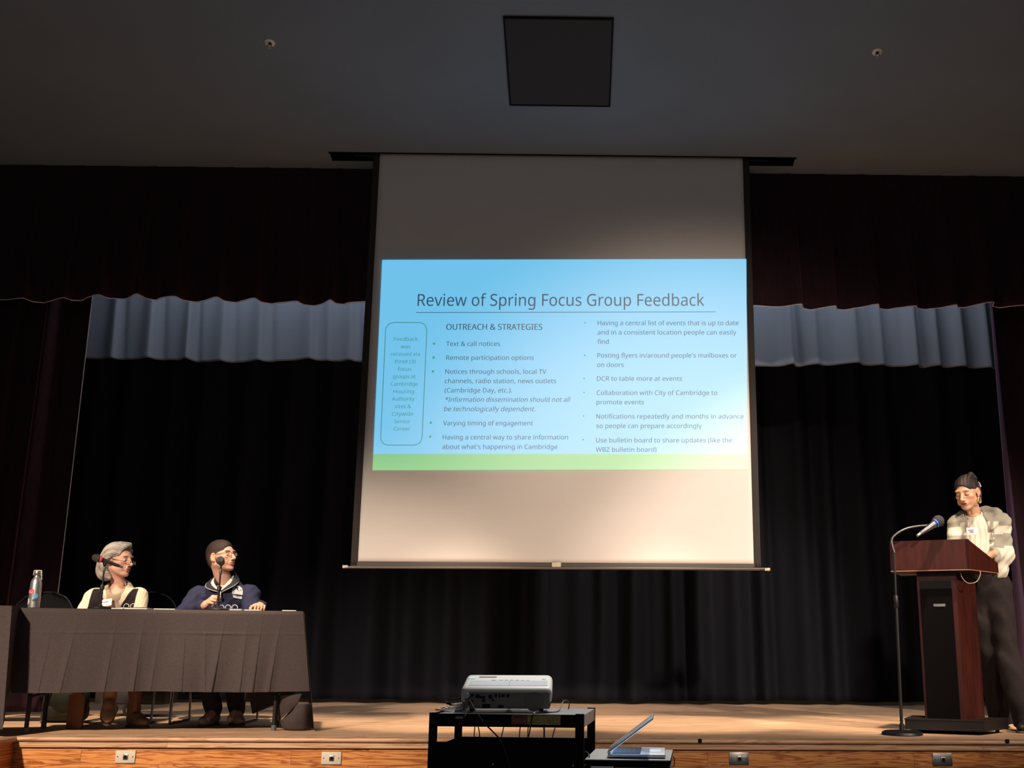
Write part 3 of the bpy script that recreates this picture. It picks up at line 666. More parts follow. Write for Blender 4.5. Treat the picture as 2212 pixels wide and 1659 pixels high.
def handheld(name, label, c, d, group, ring=None, length=0.17, foam=None, scale=1.0, fat=1.0):
    """microphone: c = centre of the handle in the clip, d = direction toward the head"""
    t = thing(name, label, 'microphone', c, group=group); d = Vector(d).normalized()
    M = d.to_track_quat('Z', 'Y').to_matrix().to_4x4() @ Matrix.Diagonal((scale*fat, scale*fat, scale, 1))
    b = BM(); b.lathe([(0.009, -0.095), (0.0105, -0.09), (0.013, -0.03), (0.0175, 0.045), (0.019, 0.055)], n=24, M=M); b.obj('handle', mat('mic_body', (0.10, 0.098, 0.10), rough=0.35, metal=0.5), t)
    b = BM(); b.lathe([(0.0065, -0.122), (0.008, -0.12), (0.0085, -0.095)], n=16, M=M); b.obj('connector', MAT['steel'], t)
    if ring: b = BM(); b.lathe([(0.0195, 0.050), (0.0245, 0.053), (0.0245, 0.066), (0.021, 0.069)], n=28, M=M); b.obj('colour_ring', ring, t)
    if foam: b = BM(); b.ball(M @ Vector((0, 0, 0.088)), 0.040, n=32); b.obj('windscreen', foam, t)
    else:
        b = BM(); b.lathe([(0.020, 0.064), (0.0255, 0.078), (0.0265, 0.088), (0.024, 0.102), (0.015, 0.112), (0.004, 0.115)], n=32, M=M); b.obj('grille', MAT['grille'], t)
        b = BM(); b.lathe([(0.0262, 0.079), (0.0275, 0.081), (0.0275, 0.085), (0.0262, 0.087)], n=32, M=M); b.obj('band', MAT['steel'], t)
    return t
t, p = desk_mic(216, 'desk microphone stand in front of the grey-haired woman', None, None)
clip(t, (-1, 0, 0.1), 0.280)
handheld('microphone', 'black microphone with a red ring pointing left in front of the grey-haired woman', p+Vector((0.018, -0.005, 0.300)), (-0.62, -0.74, 0.26), 'microphones on stands', ring=MAT['red'], scale=0.92)
t, p = desk_mic(470, 'desk microphone stand in front of the man in the navy pullover', None, None)
clip(t, (0, -1, 0.0), 0.298)
handheld('microphone', 'round-headed microphone pointing at the hall in front of the man in navy', p+Vector((-0.012, 0.02, 0.318)), (0.27, -0.95, 0.03), 'microphones on stands')
# notebooks with ring bindings, loose papers
def notebook(px, label, back=0.13):
    p = tpt(px, back); t = thing('ring_notebook', label, 'notebook', p, R(8), group='ring notebooks on the covered table')
    b = BM(); b.box((0.0, 0.06, 0.006), (0.17, 0.22, 0.010), bevel=0.002); b.obj('pages', MAT['paper'], t)
    b = BM(); b.box((0.0, 0.06, 0.0125), (0.175, 0.225, 0.0025)); b.obj('cover', MAT['darkplastic'], t)
    for k in range(3):
        b = BM(); c = Vector((-0.045+k*0.042, -0.045, 0.019)); rr = 0.016+0.001*k
        b.tube([c+Vector((rr*math.cos(a), 0.0, rr*math.sin(a))) for a in [2*PI*i/16 for i in range(16)]], 0.0022, n=6, closed=True, smooth=False); b.obj('ring', MAT['paper'], t)
notebook(292, 'open ring notebook in front of the grey-haired woman'); notebook(496, 'open ring notebook in front of the man in the navy pullover')
for px, wdt, lb in ((355, 0.13, 'white sheet of paper lying between the two seated people'), (545, 0.10, 'white paper beside the left hand of the man in navy'), (625, 0.09, 'small white paper at the right end of the covered table'), (253, 0.07, 'white paper beside the microphone of the grey-haired woman')):
    p = tpt(px, 0.05); b = BM(); b.box((0, 0.07, 0.003), (wdt, 0.14, 0.006), bevel=0.001); o = b.obj('paper_sheet', MAT['paper']); o.location = p; o.rotation_euler = (0, 0, ang); tag(o, lb, 'paper', 'papers on the covered table')

# ------------------------------------------------------------------ chairs
def sled_chair(loc, rz, label, first=None):
    if first is not None:
        c = copy_tree(first); c.location = loc; c.rotation_euler = (0, 0, rz); c['label'] = label; return c
    t = thing('stacking_chair', label, 'chair', loc, rz, 'black sled-base chairs behind the tables')
    b = BM(); b.box((0, 0, 0.445), (0.46, 0.44, 0.035), bevel=0.015); b.obj('seat', MAT['darkplastic'], t)
    def backfn(u, v):
        a = (u-0.5)*1.15; hw = 0.235*math.sqrt(max(0.0, 1-(max(0, v-0.25)/0.76)**2.6)) if v > .25 else 0.235
        x = hw*(2*u-1); return (x, 0.245+0.10*v - 0.05*(2*u-1)**2*-1*-0.6, 0.56+0.37*v)
    sheet('backrest', backfn, 24, 20, mat('chair_shell', (0.0045, 0.005, 0.0065), rough=0.7, spec=0.06), t, thick=0.012)
    rim = [backfn(0, v/12) for v in range(0, 12)] + [backfn(0.5, 1.0)] + [backfn(1, v/12) for v in range(11, -1, -1)]
    b = BM(); b.tube([Vector(p)+Vector((0, -0.008, 0.0)) for p in rim], 0.006, n=6); b.obj('back_rim', MAT['blackmetal'], t)
    for sx in (-1, 1):
        x = sx*0.245
        b = BM(); b.tube([(x*0.93, 0.20, 0.43), (x, 0.215, 0.30), (x, 0.24, 0.05), (x, 0.235, 0.012), (x, 0.18, 0.0085), (x, -0.18, 0.0085), (x, -0.225, 0.014), (x, -0.225, 0.05), (x, -0.20, 0.30), (x*0.93, -0.17, 0.43)], 0.0085, n=8); b.obj('leg', mat('leg_chrome', (0.30, 0.29, 0.28), rough=0.3, metal=0.9), t)
        b = BM(); b.tube([(x*0.93, 0.19, 0.44), (x*0.96, 0.245, 0.52), (x*0.95, 0.275, 0.70)], 0.0085, n=8); b.obj('back_support', MAT['blackmetal'], t)
    return t
PY = 8.22
ch0 = sled_chair((-4.04, 8.42, 0), R(6), 'empty black chair left of the grey-haired woman, behind the table')
sled_chair((-3.24, 8.36, 0), R(4), 'black chair the grey-haired woman sits on', ch0)
sled_chair((-2.59, 8.32, 0), R(3), 'black chair the man in the navy pullover sits on', ch0)

# ------------------------------------------------------------------ under the table
b = BM(); p = Vector((-3.645, 8.33, 0)); t = thing('duffel_bag', 'dark olive bag on the floor under the table', 'bag', p, R(5))
b.ball((0, 0, 0.15), (0.145, 0.12, 0.15), n=28); b.box((0, 0, 0.07), (0.27, 0.20, 0.13), bevel=0.05, seg=3); b.obj('body', MAT['olive'], t)
b = BM(); b.tube([(-0.13, -0.11, 0.08), (-0.09, -0.10, 0.27), (0.0, -0.06, 0.33), (0.09, -0.10, 0.27), (0.13, -0.11, 0.08)], 0.009); b.obj('strap', MAT['black'], t)
p = Vector((-3.295, 7.66, 0)); t = thing('wooden_board', 'narrow brown board standing under the table left of the crossed legs', 'board', p, R(-3))
b = BM(); b.prism([(-0.052, -0.01), (0.052, -0.01), (0.052, 0.01), (-0.052, 0.01)], 0.0, 0.215); b.obj('board', MAT['brownboard'], t, smooth=False)
b = BM(); b.prism([(-0.034, -0.009), (0.034, -0.009), (0.034, 0.009), (-0.034, 0.009)], 0.215, 0.50); b.obj('upright', MAT['brownboard'], t, smooth=False)
p = Vector((-3.52, 9.05, 0)); t = thing('equipment_case', 'low black equipment case on wheels behind the table', 'case', p, 0)
b = BM(); b.box((0.05, 0.1, 0.17), (0.55, 0.30, 0.16), bevel=0.02); b.obj('body', MAT['darkplastic'], t)
for x in (-0.08, 0.07):
    b = BM(); b.cyl((x, -0.085, 0.052), (x, -0.055, 0.052), 0.052, n=24); wl = b.obj('wheel', MAT['darkplastic'], t)
    b = BM(); b.cyl((x, -0.090, 0.052), (x, -0.085, 0.052), 0.026, n=20); b.obj('hub', MAT['steel'], wl)
def coat(u, v): return (-2.97+0.20*u+0.015*math.sin(v*9), 8.60+0.035*math.sin(u*14)-0.02*v, 0.80-0.64*v+0.05*abs(2*u-1.1))
tag(sheet('draped_coat', coat, 40, 30, mat('coat_navy', (0.008, 0.009, 0.014), rough=0.9), None, thick=0.006), 'dark coat hanging from the back of the woman\'s chair, seen under the table', 'coat')

# ------------------------------------------------------------------ lectern
MF = Vector((2.357, 7.5037, 0)); ph = -R(24)
lt = thing('lectern', 'mahogany lectern with a wide slanted reading hood and black front panel', 'lectern', MF, ph)
def trap(hf, hb, y0, y1, cx=0.0): return [(cx-hf, y0), (cx+hf, y0), (cx+hb, y1), (cx-hf, y1)]
def shell(poly, z0, z1, th, name, material, parent, open_top=True):
    return BM().prism(poly, z0, z1).obj(name, material, parent, smooth=False)
HB, HF_ = 1.050, 1.252; hb_z = 1.118
P4 = trap(0.255, 0.409, 0.0, 0.423)
# hood: four boards round a sloping reading surface set a little down
b = BM(); b.prism(trap(0.255, 0.262, 0.0, 0.018), HB, HF_); b.obj('hood_front', MAT['mahogany'], lt, smooth=False)
for s_ in (-1, 1):
    pl = [(s_*0.2552, 0.0), (s_*0.409, 0.423), (s_*0.391, 0.423), (s_*0.237, 0.0)]
    if s_ < 0: pl = [(-0.2552, 0.0), (-0.2552, 0.423), (-0.237, 0.423), (-0.237, 0.0)]
    b = BM(); b.prism(pl, HB-0.001, [HF_, hb_z, hb_z, HF_]); b.obj('hood_side', MAT['mahogany'], lt, smooth=False)
b = BM(); b.prism([(-0.25, 0.405), (0.396, 0.405), (0.405, 0.423), (-0.25, 0.423)], HB, hb_z); b.obj('hood_back', MAT['mahogany'], lt, smooth=False)
b = BM(); b.prism(trap(0.24, 0.39, 0.012, 0.412), [HF_-0.05, HF_-0.05, hb_z-0.03, hb_z-0.03], [HF_-0.035, HF_-0.035, hb_z-0.015, hb_z-0.015]); b.obj('reading_surface', MAT['mahogany'], lt, smooth=False)
b = BM(); b.prism(trap(0.25, 0.40, 0.004, 0.42), HB-0.006, HB+0.012); b.obj('hood_bottom', mat('lectern_underside', (0.05, 0.014, 0.010), rough=0.5), lt, smooth=False)
b = BM()
pts = [(-0.256, -0.001), (0.256, -0.001), (0.410, 0.422)]
b.tube([(x, y, HB-0.001) for x, y in pts], 0.0022, n=5, smooth=False); b.tube([(-0.256, 0, HB), (-0.256, 0.422, HB)], 0.0022, n=5, smooth=False); b.obj('edge_band', MAT['mahoganytrim'], lt, smooth=False)
# column
cxx = 0.030
colp = trap(0.128, 0.225, 0.07, 0.36, cxx)
b = BM(); b.prism(colp, 0.092, HB-0.004); b.obj('column', MAT['mahogany'], lt, smooth=False)
b = BM(); b.prism(trap(0.102, 0.102, 0.058, 0.071, cxx-0.006), 0.094, 0.930); gp = b.obj('front_panel', mat('speaker_cloth', (0.0042, 0.0034, 0.0038), rough=1.0, spec=0.04), lt, smooth=False)
b = BM(); b.prism(trap(0.100, 0.100, 0.062, 0.072, cxx-0.006), 0.932, 0.985); b.obj('recess', MAT['black'], lt, smooth=False)
b = BM(); b.box((cxx+0.01, 0.056, 0.822), (0.078, 0.004, 0.020), bevel=0.002); bd = b.obj('badge', mat('badge_grey', (0.10, 0.10, 0.11), rough=0.4), gp)
vs, fs, wd = text_mesh('AmpliVox', True)
mesh_obj('badge_lettering', [(cxx-0.020+0.06*x/wd, 0.0535, 0.8175+y/CAPH*0.009) for x, y in vs], fs, mat('badge_white', (0.35, 0.35, 0.36)), bd)
BM().box((cxx-0.022, 0.0535, 0.822), (0.008, 0.001, 0.012), rot=Euler((0, R(20), 0))).obj('badge_mark', MAT['steel'], bd, smooth=False)
b = BM(); b.prism(trap(0.247, 0.370, -0.02, 0.365, cxx), 0.024, 0.088); b.obj('plinth', mat('plinth_black', (0.006, 0.0045, 0.004), rough=0.5), lt, smooth=False)
b = BM(); b.prism(trap(0.251, 0.376, -0.025, 0.372, cxx), 0.086, 0.093); b.obj('plinth_top', mat('plinth_brown', (0.014, 0.007, 0.005), rough=0.5), lt, smooth=False)
for x, y in ((-0.17, 0.03), (0.23, 0.03), (-0.17, 0.32), (0.33, 0.32)):
    b = BM(); b.cyl((x-0.012, y, 0.014), (x+0.012, y, 0.014), 0.014, n=16); b.cyl((x, y, 0.014), (x, y, 0.026), 0.007, n=8); b.obj('caster', MAT['black'], lt)
b = BM(); b.tube([(0.19, 0.05, HB), (0.20, 0.04, HB-0.05), (0.235, 0.05, HB-0.085), (0.285, 0.08, HB-0.075), (0.31, 0.11, HB-0.03), (0.31, 0.12, HB)], 0.0032); b.obj('cable_loop', mat('cable_tan', (0.28, 0.19, 0.14), rough=0.5), lt)
b = BM(); b.tube([(-0.25, 0.03, HB-0.008), (-0.10, 0.12, HB-0.008)], 0.003, n=6, smooth=False); b.obj('shelf_edge', MAT['mahoganytrim'], lt)
b = BM(); b.box((0.05, 0.18, 0.0), (0.22, 0.28, 0.004), rot=Euler((-math.atan2(HF_-hb_z-0.02, 0.40), 0, 0))); o = b.obj('speech_notes', MAT['paper']); o.location = lt.matrix_basis @ Vector((0.08, 0.03, 1.186)); o.rotation_euler = (0, 0, ph)
tag(o, 'white sheet of notes lying on the sloping top of the lectern', 'paper')
# floor microphone stand with gooseneck
p = Vector((2.083, 7.415, 0)); t = thing('floor_microphone_stand', 'tall black microphone stand with gooseneck left of the lectern', 'microphone stand', p)
b = BM(); b.lathe([(0.128, 0.0), (0.130, 0.005), (0.126, 0.018), (0.108, 0.027), (0.030, 0.030), (0.016, 0.034), (0.014, 0.07)], n=44); b.obj('base', MAT['blackmetal'], t)
b = BM(); b.cyl((0, 0, 0.03), (0.010, 0, 0.83), 0.0105, n=14); b.obj('lower_tube', MAT['blackmetal'], t)
b = BM(); b.lathe([(0.012, 0.80), (0.0155, 0.805), (0.0155, 0.87), (0.011, 0.88)], n=18, M=Matrix.Translation((0.010, 0, 0))); b.obj('clutch', MAT['blackmetal'], t)
b = BM(); b.cyl((0.010, 0, 0.86), (0.016, 0, 1.17), 0.0070, n=12); b.obj('upper_tube', MAT['blackmetal'], t)
gpts = [Vector((0.016, 0, 1.16))] + [at(x, y, 7.42)-p for x, y in ((1926, 1168), (1937, 1153), (1958, 1142), (1981, 1137), (2003, 1135))]
b = BM(); b.tube(gpts, 0.0078, n=10); b.obj('gooseneck', mat('gooseneck_grey', (0.10, 0.10, 0.10), rough=0.35, metal=0.7), t)
hd = (at(2036, 1119, 7.46)-at(2000, 1144, 7.42)); mc = at(2008, 1139, 7.425)
b = BM(); b.cyl(at(2001, 1134, 7.42)-p, mc-p, 0.010, n=12); b.obj('clip', MAT['darkplastic'], t)
handheld('microphone', 'microphone with blue ring and dark foam windscreen at the lectern', mc, hd, 'microphones on stands', ring=MAT['blue'], foam=MAT['foam'], scale=0.95, fat=1.35)

# ------------------------------------------------------------------ projector cart
CY0, CY1 = 4.30, 4.76; CXL, CXR = -0.548, 0.026; CZ = 0.292; FL = -0.895
t = thing('av_cart', 'black metal projector cart standing in front of the stage', 'cart', ((CXL+CXR)/2, CY0, FL)); ox = (CXL+CXR)/2
def cb(name, x0, x1, y0, y1, z0, z1, m_=None, bevel=0.001):
    b = BM(); b.box(((x0+x1)/2-ox, (y0+y1)/2-CY0, (z0+z1)/2-FL), (x1-x0, y1-y0, z1-z0), bevel=bevel); return b.obj(name, m_ or MAT['cartblack'], t, smooth=False)
cb('tray', CXL+0.028, CXR-0.004, CY0+0.002, CY1-0.002, CZ-0.004, CZ+0.0, mat('tray_grey', (0.16, 0.16, 0.16), rough=0.4))
fr = cb('tray_front', CXL, CXR, CY0, CY0+0.004, CZ-0.045, CZ+0.001); cb('tray_back', CXL, CXR, CY1-0.004, CY1, CZ-0.045, CZ)
cb('tray_side', CXR-0.004, CXR, CY0, CY1, CZ-0.045, CZ, mat('tray_side_lit', (0.22, 0.17, 0.15), rough=0.45)); cb('tray_side', CXL, CXL+0.004, CY0, CY1, CZ-0.045, CZ)  # right side coloured paler for the light falling on it, left stays black
for (x0, x1, y0, y1) in ((CXL, CXL+0.030, CY0-0.003, CY0+0.010), (CXR-0.030, CXR+0.002, CY0-0.003, CY0+0.010), (CXL, CXL+0.030, CY1-0.010, CY1+0.003), (CXR-0.030, CXR+0.002, CY1-0.010, CY1+0.003)):
    cb('post', x0, x1, y0, y1, FL+0.06, CZ+0.004)
cb('middle_shelf', CXL+0.004, CXR-0.004, CY0+0.004, CY1-0.012, 0.10, 0.105); cb('cabinet_door', CXL+0.03, CXR-0.03, CY0+0.0, CY0+0.012, FL+0.12, 0.192); cb('rear_rail', CXL+0.03, CXR-0.03, CY1-0.012, CY1-0.004, 0.02, 0.178)
cb('cabinet_side', CXL, CXL+0.006, CY0+0.01, CY1-0.01, FL+0.12, 0.170); cb('cabinet_side', CXR-0.006, CXR, CY0+0.01, CY1-0.01, FL+0.12, 0.100)
cb('bottom_shelf', CXL, CXR, CY0, CY1, FL+0.10, FL+0.12)
for x in (CXL+0.03, CXR-0.03):
    for y in (CY0+0.03, CY1-0.03):
        b = BM(); b.cyl((x-ox-0.012, y-CY0, 0.035), (x-ox+0.012, y-CY0, 0.035), 0.035, n=18); b.cyl((x-ox, y-CY0, 0.035), (x-ox, y-CY0, 0.10), 0.008, n=8); b.obj('caster', MAT['black'], t)
for px, py in ((1067, 1649), (1240, 1650)):
    q = at(px, py, CY0-0.002); b = BM(); b.box((q.x-ox, q.y-CY0, q.z-FL), (0.003, 0.003, 0.007)); b.obj('screw', MAT['steel'], t)
def lab(px0, px1, py0, py1, m_, name, lb, dy=0.0):
    q0 = at(px0, py1, CY0-0.0015-dy); q1 = at(px1, py0, CY0-0.0015-dy); b = BM(); b.box(((q0.x+q1.x)/2-ox, q0.y-CY0, (q0.z+q1.z)/2-FL), (q1.x-q0.x, 0.001, q1.z-q0.z)); o = b.obj(name, m_, fr, smooth=False); o['label'] = lb; return o
lab(1107, 1140.5, 1544, 1563, MAT['redlabel'], 'warning_sticker', 'dark red warning sticker'); lab(1141, 1213, 1544, 1564, MAT['yellow'], 'instruction_sticker', 'yellow instruction sticker with red print')
lab(985, 1002, 1546.5, 1552.5, mat('label_olive', (0.16, 0.14, 0.09)), 'asset_tag', 'small pale asset tag')
q = lab(1112, 1136, 1546, 1549.5, mat('label_dark', (0.05, 0.006, 0.006)), 'warning_band', 'dark band', dy=0.0006)
# side shelf holding the laptop
SZ = 0.137
cb('side_shelf', CXR+0.0, 0.340, CY0+0.02, CY1+0.0, SZ-0.018, SZ-0.004, MAT['cartblack']); cb('side_shelf_top', CXR+0.004, 0.341, CY0+0.018, CY1, SZ-0.004, SZ, mat('shelf_grey', (0.24, 0.23, 0.22), rough=0.45))
b = BM(); b.tube([Vector((0.344-ox, 0.16, SZ-FL+0.004)), Vector((0.352-ox, 0.16, SZ-FL-0.005)), Vector((0.352-ox, 0.16, SZ-FL-0.03)), Vector((0.344-ox, 0.16, SZ-FL-0.036))], 0.002, n=6); b.obj('catch', MAT['steel'], t)
for z_, nm in ((-0.16, 'lower_side_shelf'),): cb(nm, CXR+0.0, 0.34, CY0+0.04, CY1, z_-0.008, z_)
# equipment under the shelf
def deck(x0, x1, lb, zt, marks):
    d = thing('media_player', lb, 'media player', ((x0+x1)/2, CY0+0.045, -0.16), group='silver equipment under the laptop shelf')
    hgt = zt+0.16; b = BM(); b.box((0, 0.15, hgt/2), (x1-x0, 0.30, hgt), bevel=0.002); b.obj('case', mat('deck_silver', (0.20, 0.19, 0.19), rough=0.4, metal=0.4), d)
    b = BM(); b.box((0, -0.001, hgt-0.004), (x1-x0-0.002, 0.004, 0.005)); b.obj('top_trim', MAT['chrome'], d)
    for mx, mw, mh in marks:
        b = BM(); b.box((mx, -0.002, hgt-0.028), (mw, 0.003, mh)); b.obj('socket', MAT['black'], d)
deck(0.049, 0.134, 'silver box with sockets under the laptop shelf, next to the cart post', 0.112, ((-0.02, 0.002, 0.008), (0.005, 0.016, 0.007), (0.033, 0.012, 0.014)))
deck(0.137, 0.338, 'wide grey player under the laptop shelf with a row of small buttons', 0.108, ((-0.085, 0.014, 0.003), (-0.05, 0.006, 0.006), (-0.038, 0.005, 0.009), (0.032, 0.008, 0.005), (0.044, 0.006, 0.010), (0.064, 0.007, 0.005), (0.086, 0.005, 0.009)))
# laptop facing right
t2 = thing('laptop', 'open silver laptop on the side shelf of the projector cart, lid half closed', 'laptop', (0.120, CY0+0.062, SZ+0.0005), R(-4.3))
b = BM(); b.box((0.105, 0.15, 0.0085), (0.212, 0.300, 0.012), bevel=0.003); b.obj('base', MAT['alu'], t2)
b = BM(); b.box((0.066, 0.15, 0.0150), (0.105, 0.270, 0.001)); kb = b.obj('keyboard', MAT['darkplastic'], t2, smooth=False)
b = BM()
for i in range(6):
    for j in range(14):
        b.box((0.024+i*0.0172, 0.026+j*0.0191, 0.0162), (0.0145, 0.0160, 0.0014))
kk = b.obj('keys', mat('keys', (0.03, 0.03, 0.035), rough=0.5), kb, smooth=False); kk['kind'] = 'stuff'
b = BM(); b.box((0.163, 0.15, 0.0150), (0.062, 0.105, 0.0008)); b.obj('touchpad', mat('touchpad', (0.55, 0.57, 0.60), rough=0.3), t2, smooth=False)
la = R(36); Ml = Matrix.Translation((0.0, 0, 0.0155)) @ Matrix.Rotation(-la, 4, 'Y')
b = BM(); b.box((0.104, 0.15, 0.0035), (0.208, 0.300, 0.006), bevel=0.002); b.obj('lid', MAT['alu'], t2, M=Ml)
b = BM(); b.box((0.104, 0.15, -0.0002), (0.190, 0.280, 0.0012)); b.obj('display', mat('display_glow', (0.02, 0.02, 0.02), emit=(0.42, 0.62, 1.0), es=1.6), t2, smooth=False, M=Ml)
# projector, tilted up toward the screen
pj = thing('projector', 'white projector with grey lid panel and rear connectors on the cart', 'projector', (-0.268, CY0+0.062, CZ+0.001)); pj.rotation_euler = (R(8.6), 0, R(1.0))
W2 = 0.172
def pjshell(u, v): return None
b = BM(); b.box((0, 0.135, 0.062), (2*W2, 0.275, 0.066), bevel=0.022, seg=4); b.obj('upper_case', MAT['projwhite'], pj)
b = BM(); b.box((0, 0.135, 0.040), (2*W2-0.010, 0.262, 0.050), bevel=0.010, seg=2); b.obj('lower_case', MAT['projback'], pj)
b = BM(); b.box((0.004, -0.0025, 0.046), (0.318, 0.006, 0.062), bevel=0.004); rp_ = b.obj('rear_panel', MAT['projback'], pj)
b = BM(); b.box((0.004, 0.074, 0.0955), (0.300, 0.100, 0.0018)); b.obj('lamp_cover', MAT['projgrey'], pj, smooth=False)
b = BM(); b.box((0.008, 0.074, 0.0967), (0.001, 0.098, 0.0006)); b.obj('seam', MAT['projback'], pj, smooth=False)
b = BM(); b.box((-0.083, 0.205, 0.0955), (0.068, 0.026, 0.0016)); b.obj('vent', mat('vent_grey', (0.16, 0.15, 0.13)), pj, smooth=False)
b = BM(); b.box((-0.142, 0.185, 0.0957), (0.026, 0.045, 0.0012)); s1 = b.obj('blue_sticker', mat('pale_blue', (0.42, 0.58, 0.60)), pj, smooth=False)
b = BM(); b.box((0.138, 0.16, 0.0957), (0.014, 0.016, 0.0012)); b.obj('logo_plate', mat('pale_purple', (0.36, 0.36, 0.44)), pj, smooth=False)
b = BM(); b.box((-0.056, 0.138, 0.0957), (0.020, 0.008, 0.0014), bevel=0.0005); b.obj('power_button', mat('button_orange', (0.52, 0.32, 0.22)), pj, smooth=False)
for k in range(6):
    b = BM(); b.box((-0.028+k*0.021, 0.138+0.004*math.sin(k), 0.0957), (0.014, 0.006, 0.0014)); b.obj('button', mat('button_green', (0.42, 0.44, 0.34)) if k == 0 else bpy.data.materials['button_green'], pj, smooth=False)
for (x, z, rx) in ((-0.148, 0.064, 0.010), (-0.128, 0.065, 0.006), (-0.085, 0.046, 0.006), (-0.06, 0.060, 0.008), (-0.128, 0.044, 0.004), (-0.05, 0.048, 0.004), (0.006, 0.064, 0.006), (-0.108, 0.062, 0.008)):
    b = BM(); b.cyl((x, -0.005, z), (x, -0.009, z), rx, n=16); b.obj('socket', MAT['black'] if (x, z) != (-0.148, 0.064) else MAT['projgrey'], rp_)
for (x, z, w_, h_) in ((-0.040, 0.064, .008, .012), (-0.026, 0.064, .006, .014), (-0.012, 0.064, .013, .009), (-0.075, 0.026, .030, .014), (-0.02, 0.024, .02, .008), (-0.09, 0.058, .02, .008)):
    b = BM(); b.box((x, -0.006, z), (w_, 0.003, h_)); b.obj('port', MAT['black'], rp_, smooth=False)
b = BM(); b.lathe([(0.034, 0), (0.036, 0.002), (0.030, 0.003)], c=(0.105, -0.0055, 0.043), n=32, M=Matrix.Rotation(R(90), 4, 'X')); b.obj('speaker_grille', mat('grille_dark', (0.09, 0.08, 0.075), rough=0.7), rp_)
b = BM(); b.cyl((0.05, 0.266, 0.048), (0.05, 0.282, 0.048), 0.026, n=28); b.obj('lens', mat('lens_glass', (0.6, 0.75, 0.9), rough=0.1, emit=(0.5, 0.75, 1.0), es=2.0), pj)
for x in (-0.13, 0.13):
    b = BM(); b.cyl((x, 0.02, 0.002), (x, 0.02, 0.018), 0.010, n=14); b.obj('foot', MAT['black'], pj)
b = BM(); b.cyl((0, 0.24, -0.034), (0, 0.24, 0.020), 0.009, n=14); b.obj('front_foot', MAT['black'], pj)
# loose cables
def cable(name, pts, r, label, m_=None, group='cables on the projector cart'):
    b = BM(); b.tube([Vector(p) for p in pts], r, n=7); o = b.obj(name, m_ or MAT['cable']); return tag(o, label, 'cable', group)
Yc = CY0-0.008
def P_(x, y, Y=None):
    if Y is not None: return at(x, y, Y)
    q = at(x, y, Yc); return at(x, y, Yc-(q.x-CXL)*math.sin(R(6)))
cable('power_cable', [P_(1013.5, 1500, 4.352), P_(1016, 1514, 4.33), P_(1030, 1540, 4.275), P_(1046, 1562), P_(1062, 1578), P_(1080, 1598), P_(1093, 1628), P_(1101, 1665), P_(1104, 1720), P_(1106, 1960), P_(1110, 2120), Vector((-0.205, 4.19, -0.80)), Vector((-0.19, 4.17, -0.889)), Vector((-0.10, 4.15, -0.8965))], 0.0028, 'black cable hanging from the rear of the projector across the cart front')
cable('signal_cable', [P_(1014, 1516, 4.345), P_(1012, 1526, 4.32), P_(1005, 1546), P_(1000, 1556), P_(990, 1590, 4.31)], 0.003, 'short black cable dropping from the projector over the asset tag')
cable('black_cable', [P_(1228, 1531, 4.62), P_(1230, 1520, 4.60), P_(1227, 1514, 4.58), P_(1217, 1515, 4.53), P_(1208, 1534, 4.45), P_(1196, 1538.5, 4.40), P_(1170, 1537.5, 4.34), P_(1158, 1538, 4.275), P_(1150, 1546), P_(1146, 1570), P_(1142, 1592)], 0.0025, 'black cable arching over the right side of the cart top')
for kc, (xa, xb) in enumerate(((998, 990), (1028, 1024), (1029, 1037), (1093, 1082), (1126, 1122), (1143, 1140), (1173, 1175), (1205, 1192))):
    q = CY1-0.02; mid = (xa+xb)/2+(1.5 if xb > xa else -1)
    cable('hanging_cable', [P_(xa, 1556, q), P_(mid, 1577, q), P_(xb, 1600, q)], 0.0022 if xa != 1173 else 0.0035, 'thin dark cable hanging inside the cart opening, '+('leftmost of the eight', 'second from the left', 'third from the left', 'fourth from the left', 'fifth from the left', 'third from the right', 'thickest of the eight, second from the right', 'rightmost of the eight')[kc], group='cables hanging inside the cart')
# the cart stands turned a little to the right
PV = Vector((CXL, CY0, 0)); RZ = Matrix.Translation(PV) @ Matrix.Rotation(-R(6), 4, 'Z') @ Matrix.Translation(-PV)
for o_ in [x for x in COL.objects if x.parent is None and x.name.split('.')[0] in ('av_cart', 'media_player')]:
    o_.matrix_basis = RZ @ Matrix.Translation(o_.location) @ Matrix.Rotation(o_.rotation_euler.z, 4, 'Z')
t2.location.y -= 0.068; t2.location.x -= 0.006
rr = random.Random(2)
b = BM()
for k in range(5):
    c = Vector((-0.495+0.012*k, 4.50+0.015*k, CZ+0.004+0.0045*k)); b.tube([c+Vector(((0.055-0.004*k)*math.cos(a)*(1+0.12*math.sin(3*a+k)), 0.10*math.sin(a), 0.004*math.sin(2*a+k))) for a in [2*PI*i/12 for i in range(12)]], 0.0026, n=6, closed=True)
tag(b.obj('coiled_cable', MAT['whitecable']), 'pale coiled cable lying on the cart left of the projector', 'cable')
b = BM()
for k in range(3):
    c = Vector((-0.470, 4.60, CZ+0.030+0.006*k)); b.tube([c+Vector(((0.05)*math.cos(a)*(1+0.1*math.sin(2*a+k)), 0.07*math.sin(a), 0.010*math.sin(a+k))) for a in [2*PI*i/12 for i in range(12)]], 0.0028, n=6, closed=True)
tag(b.obj('coiled_cable', MAT['cable']), 'black coiled cable on top of the pale coil beside the projector', 'cable')
cable('black_cable', [P_(1264, 1625, 4.56), P_(1266, 1624, 4.40), P_(1272, 1630, 4.33), P_(1273, 1645, 4.31), P_(1270, 1662, 4.31)], 0.003, 'black cable curling off the laptop shelf beside the cart post')

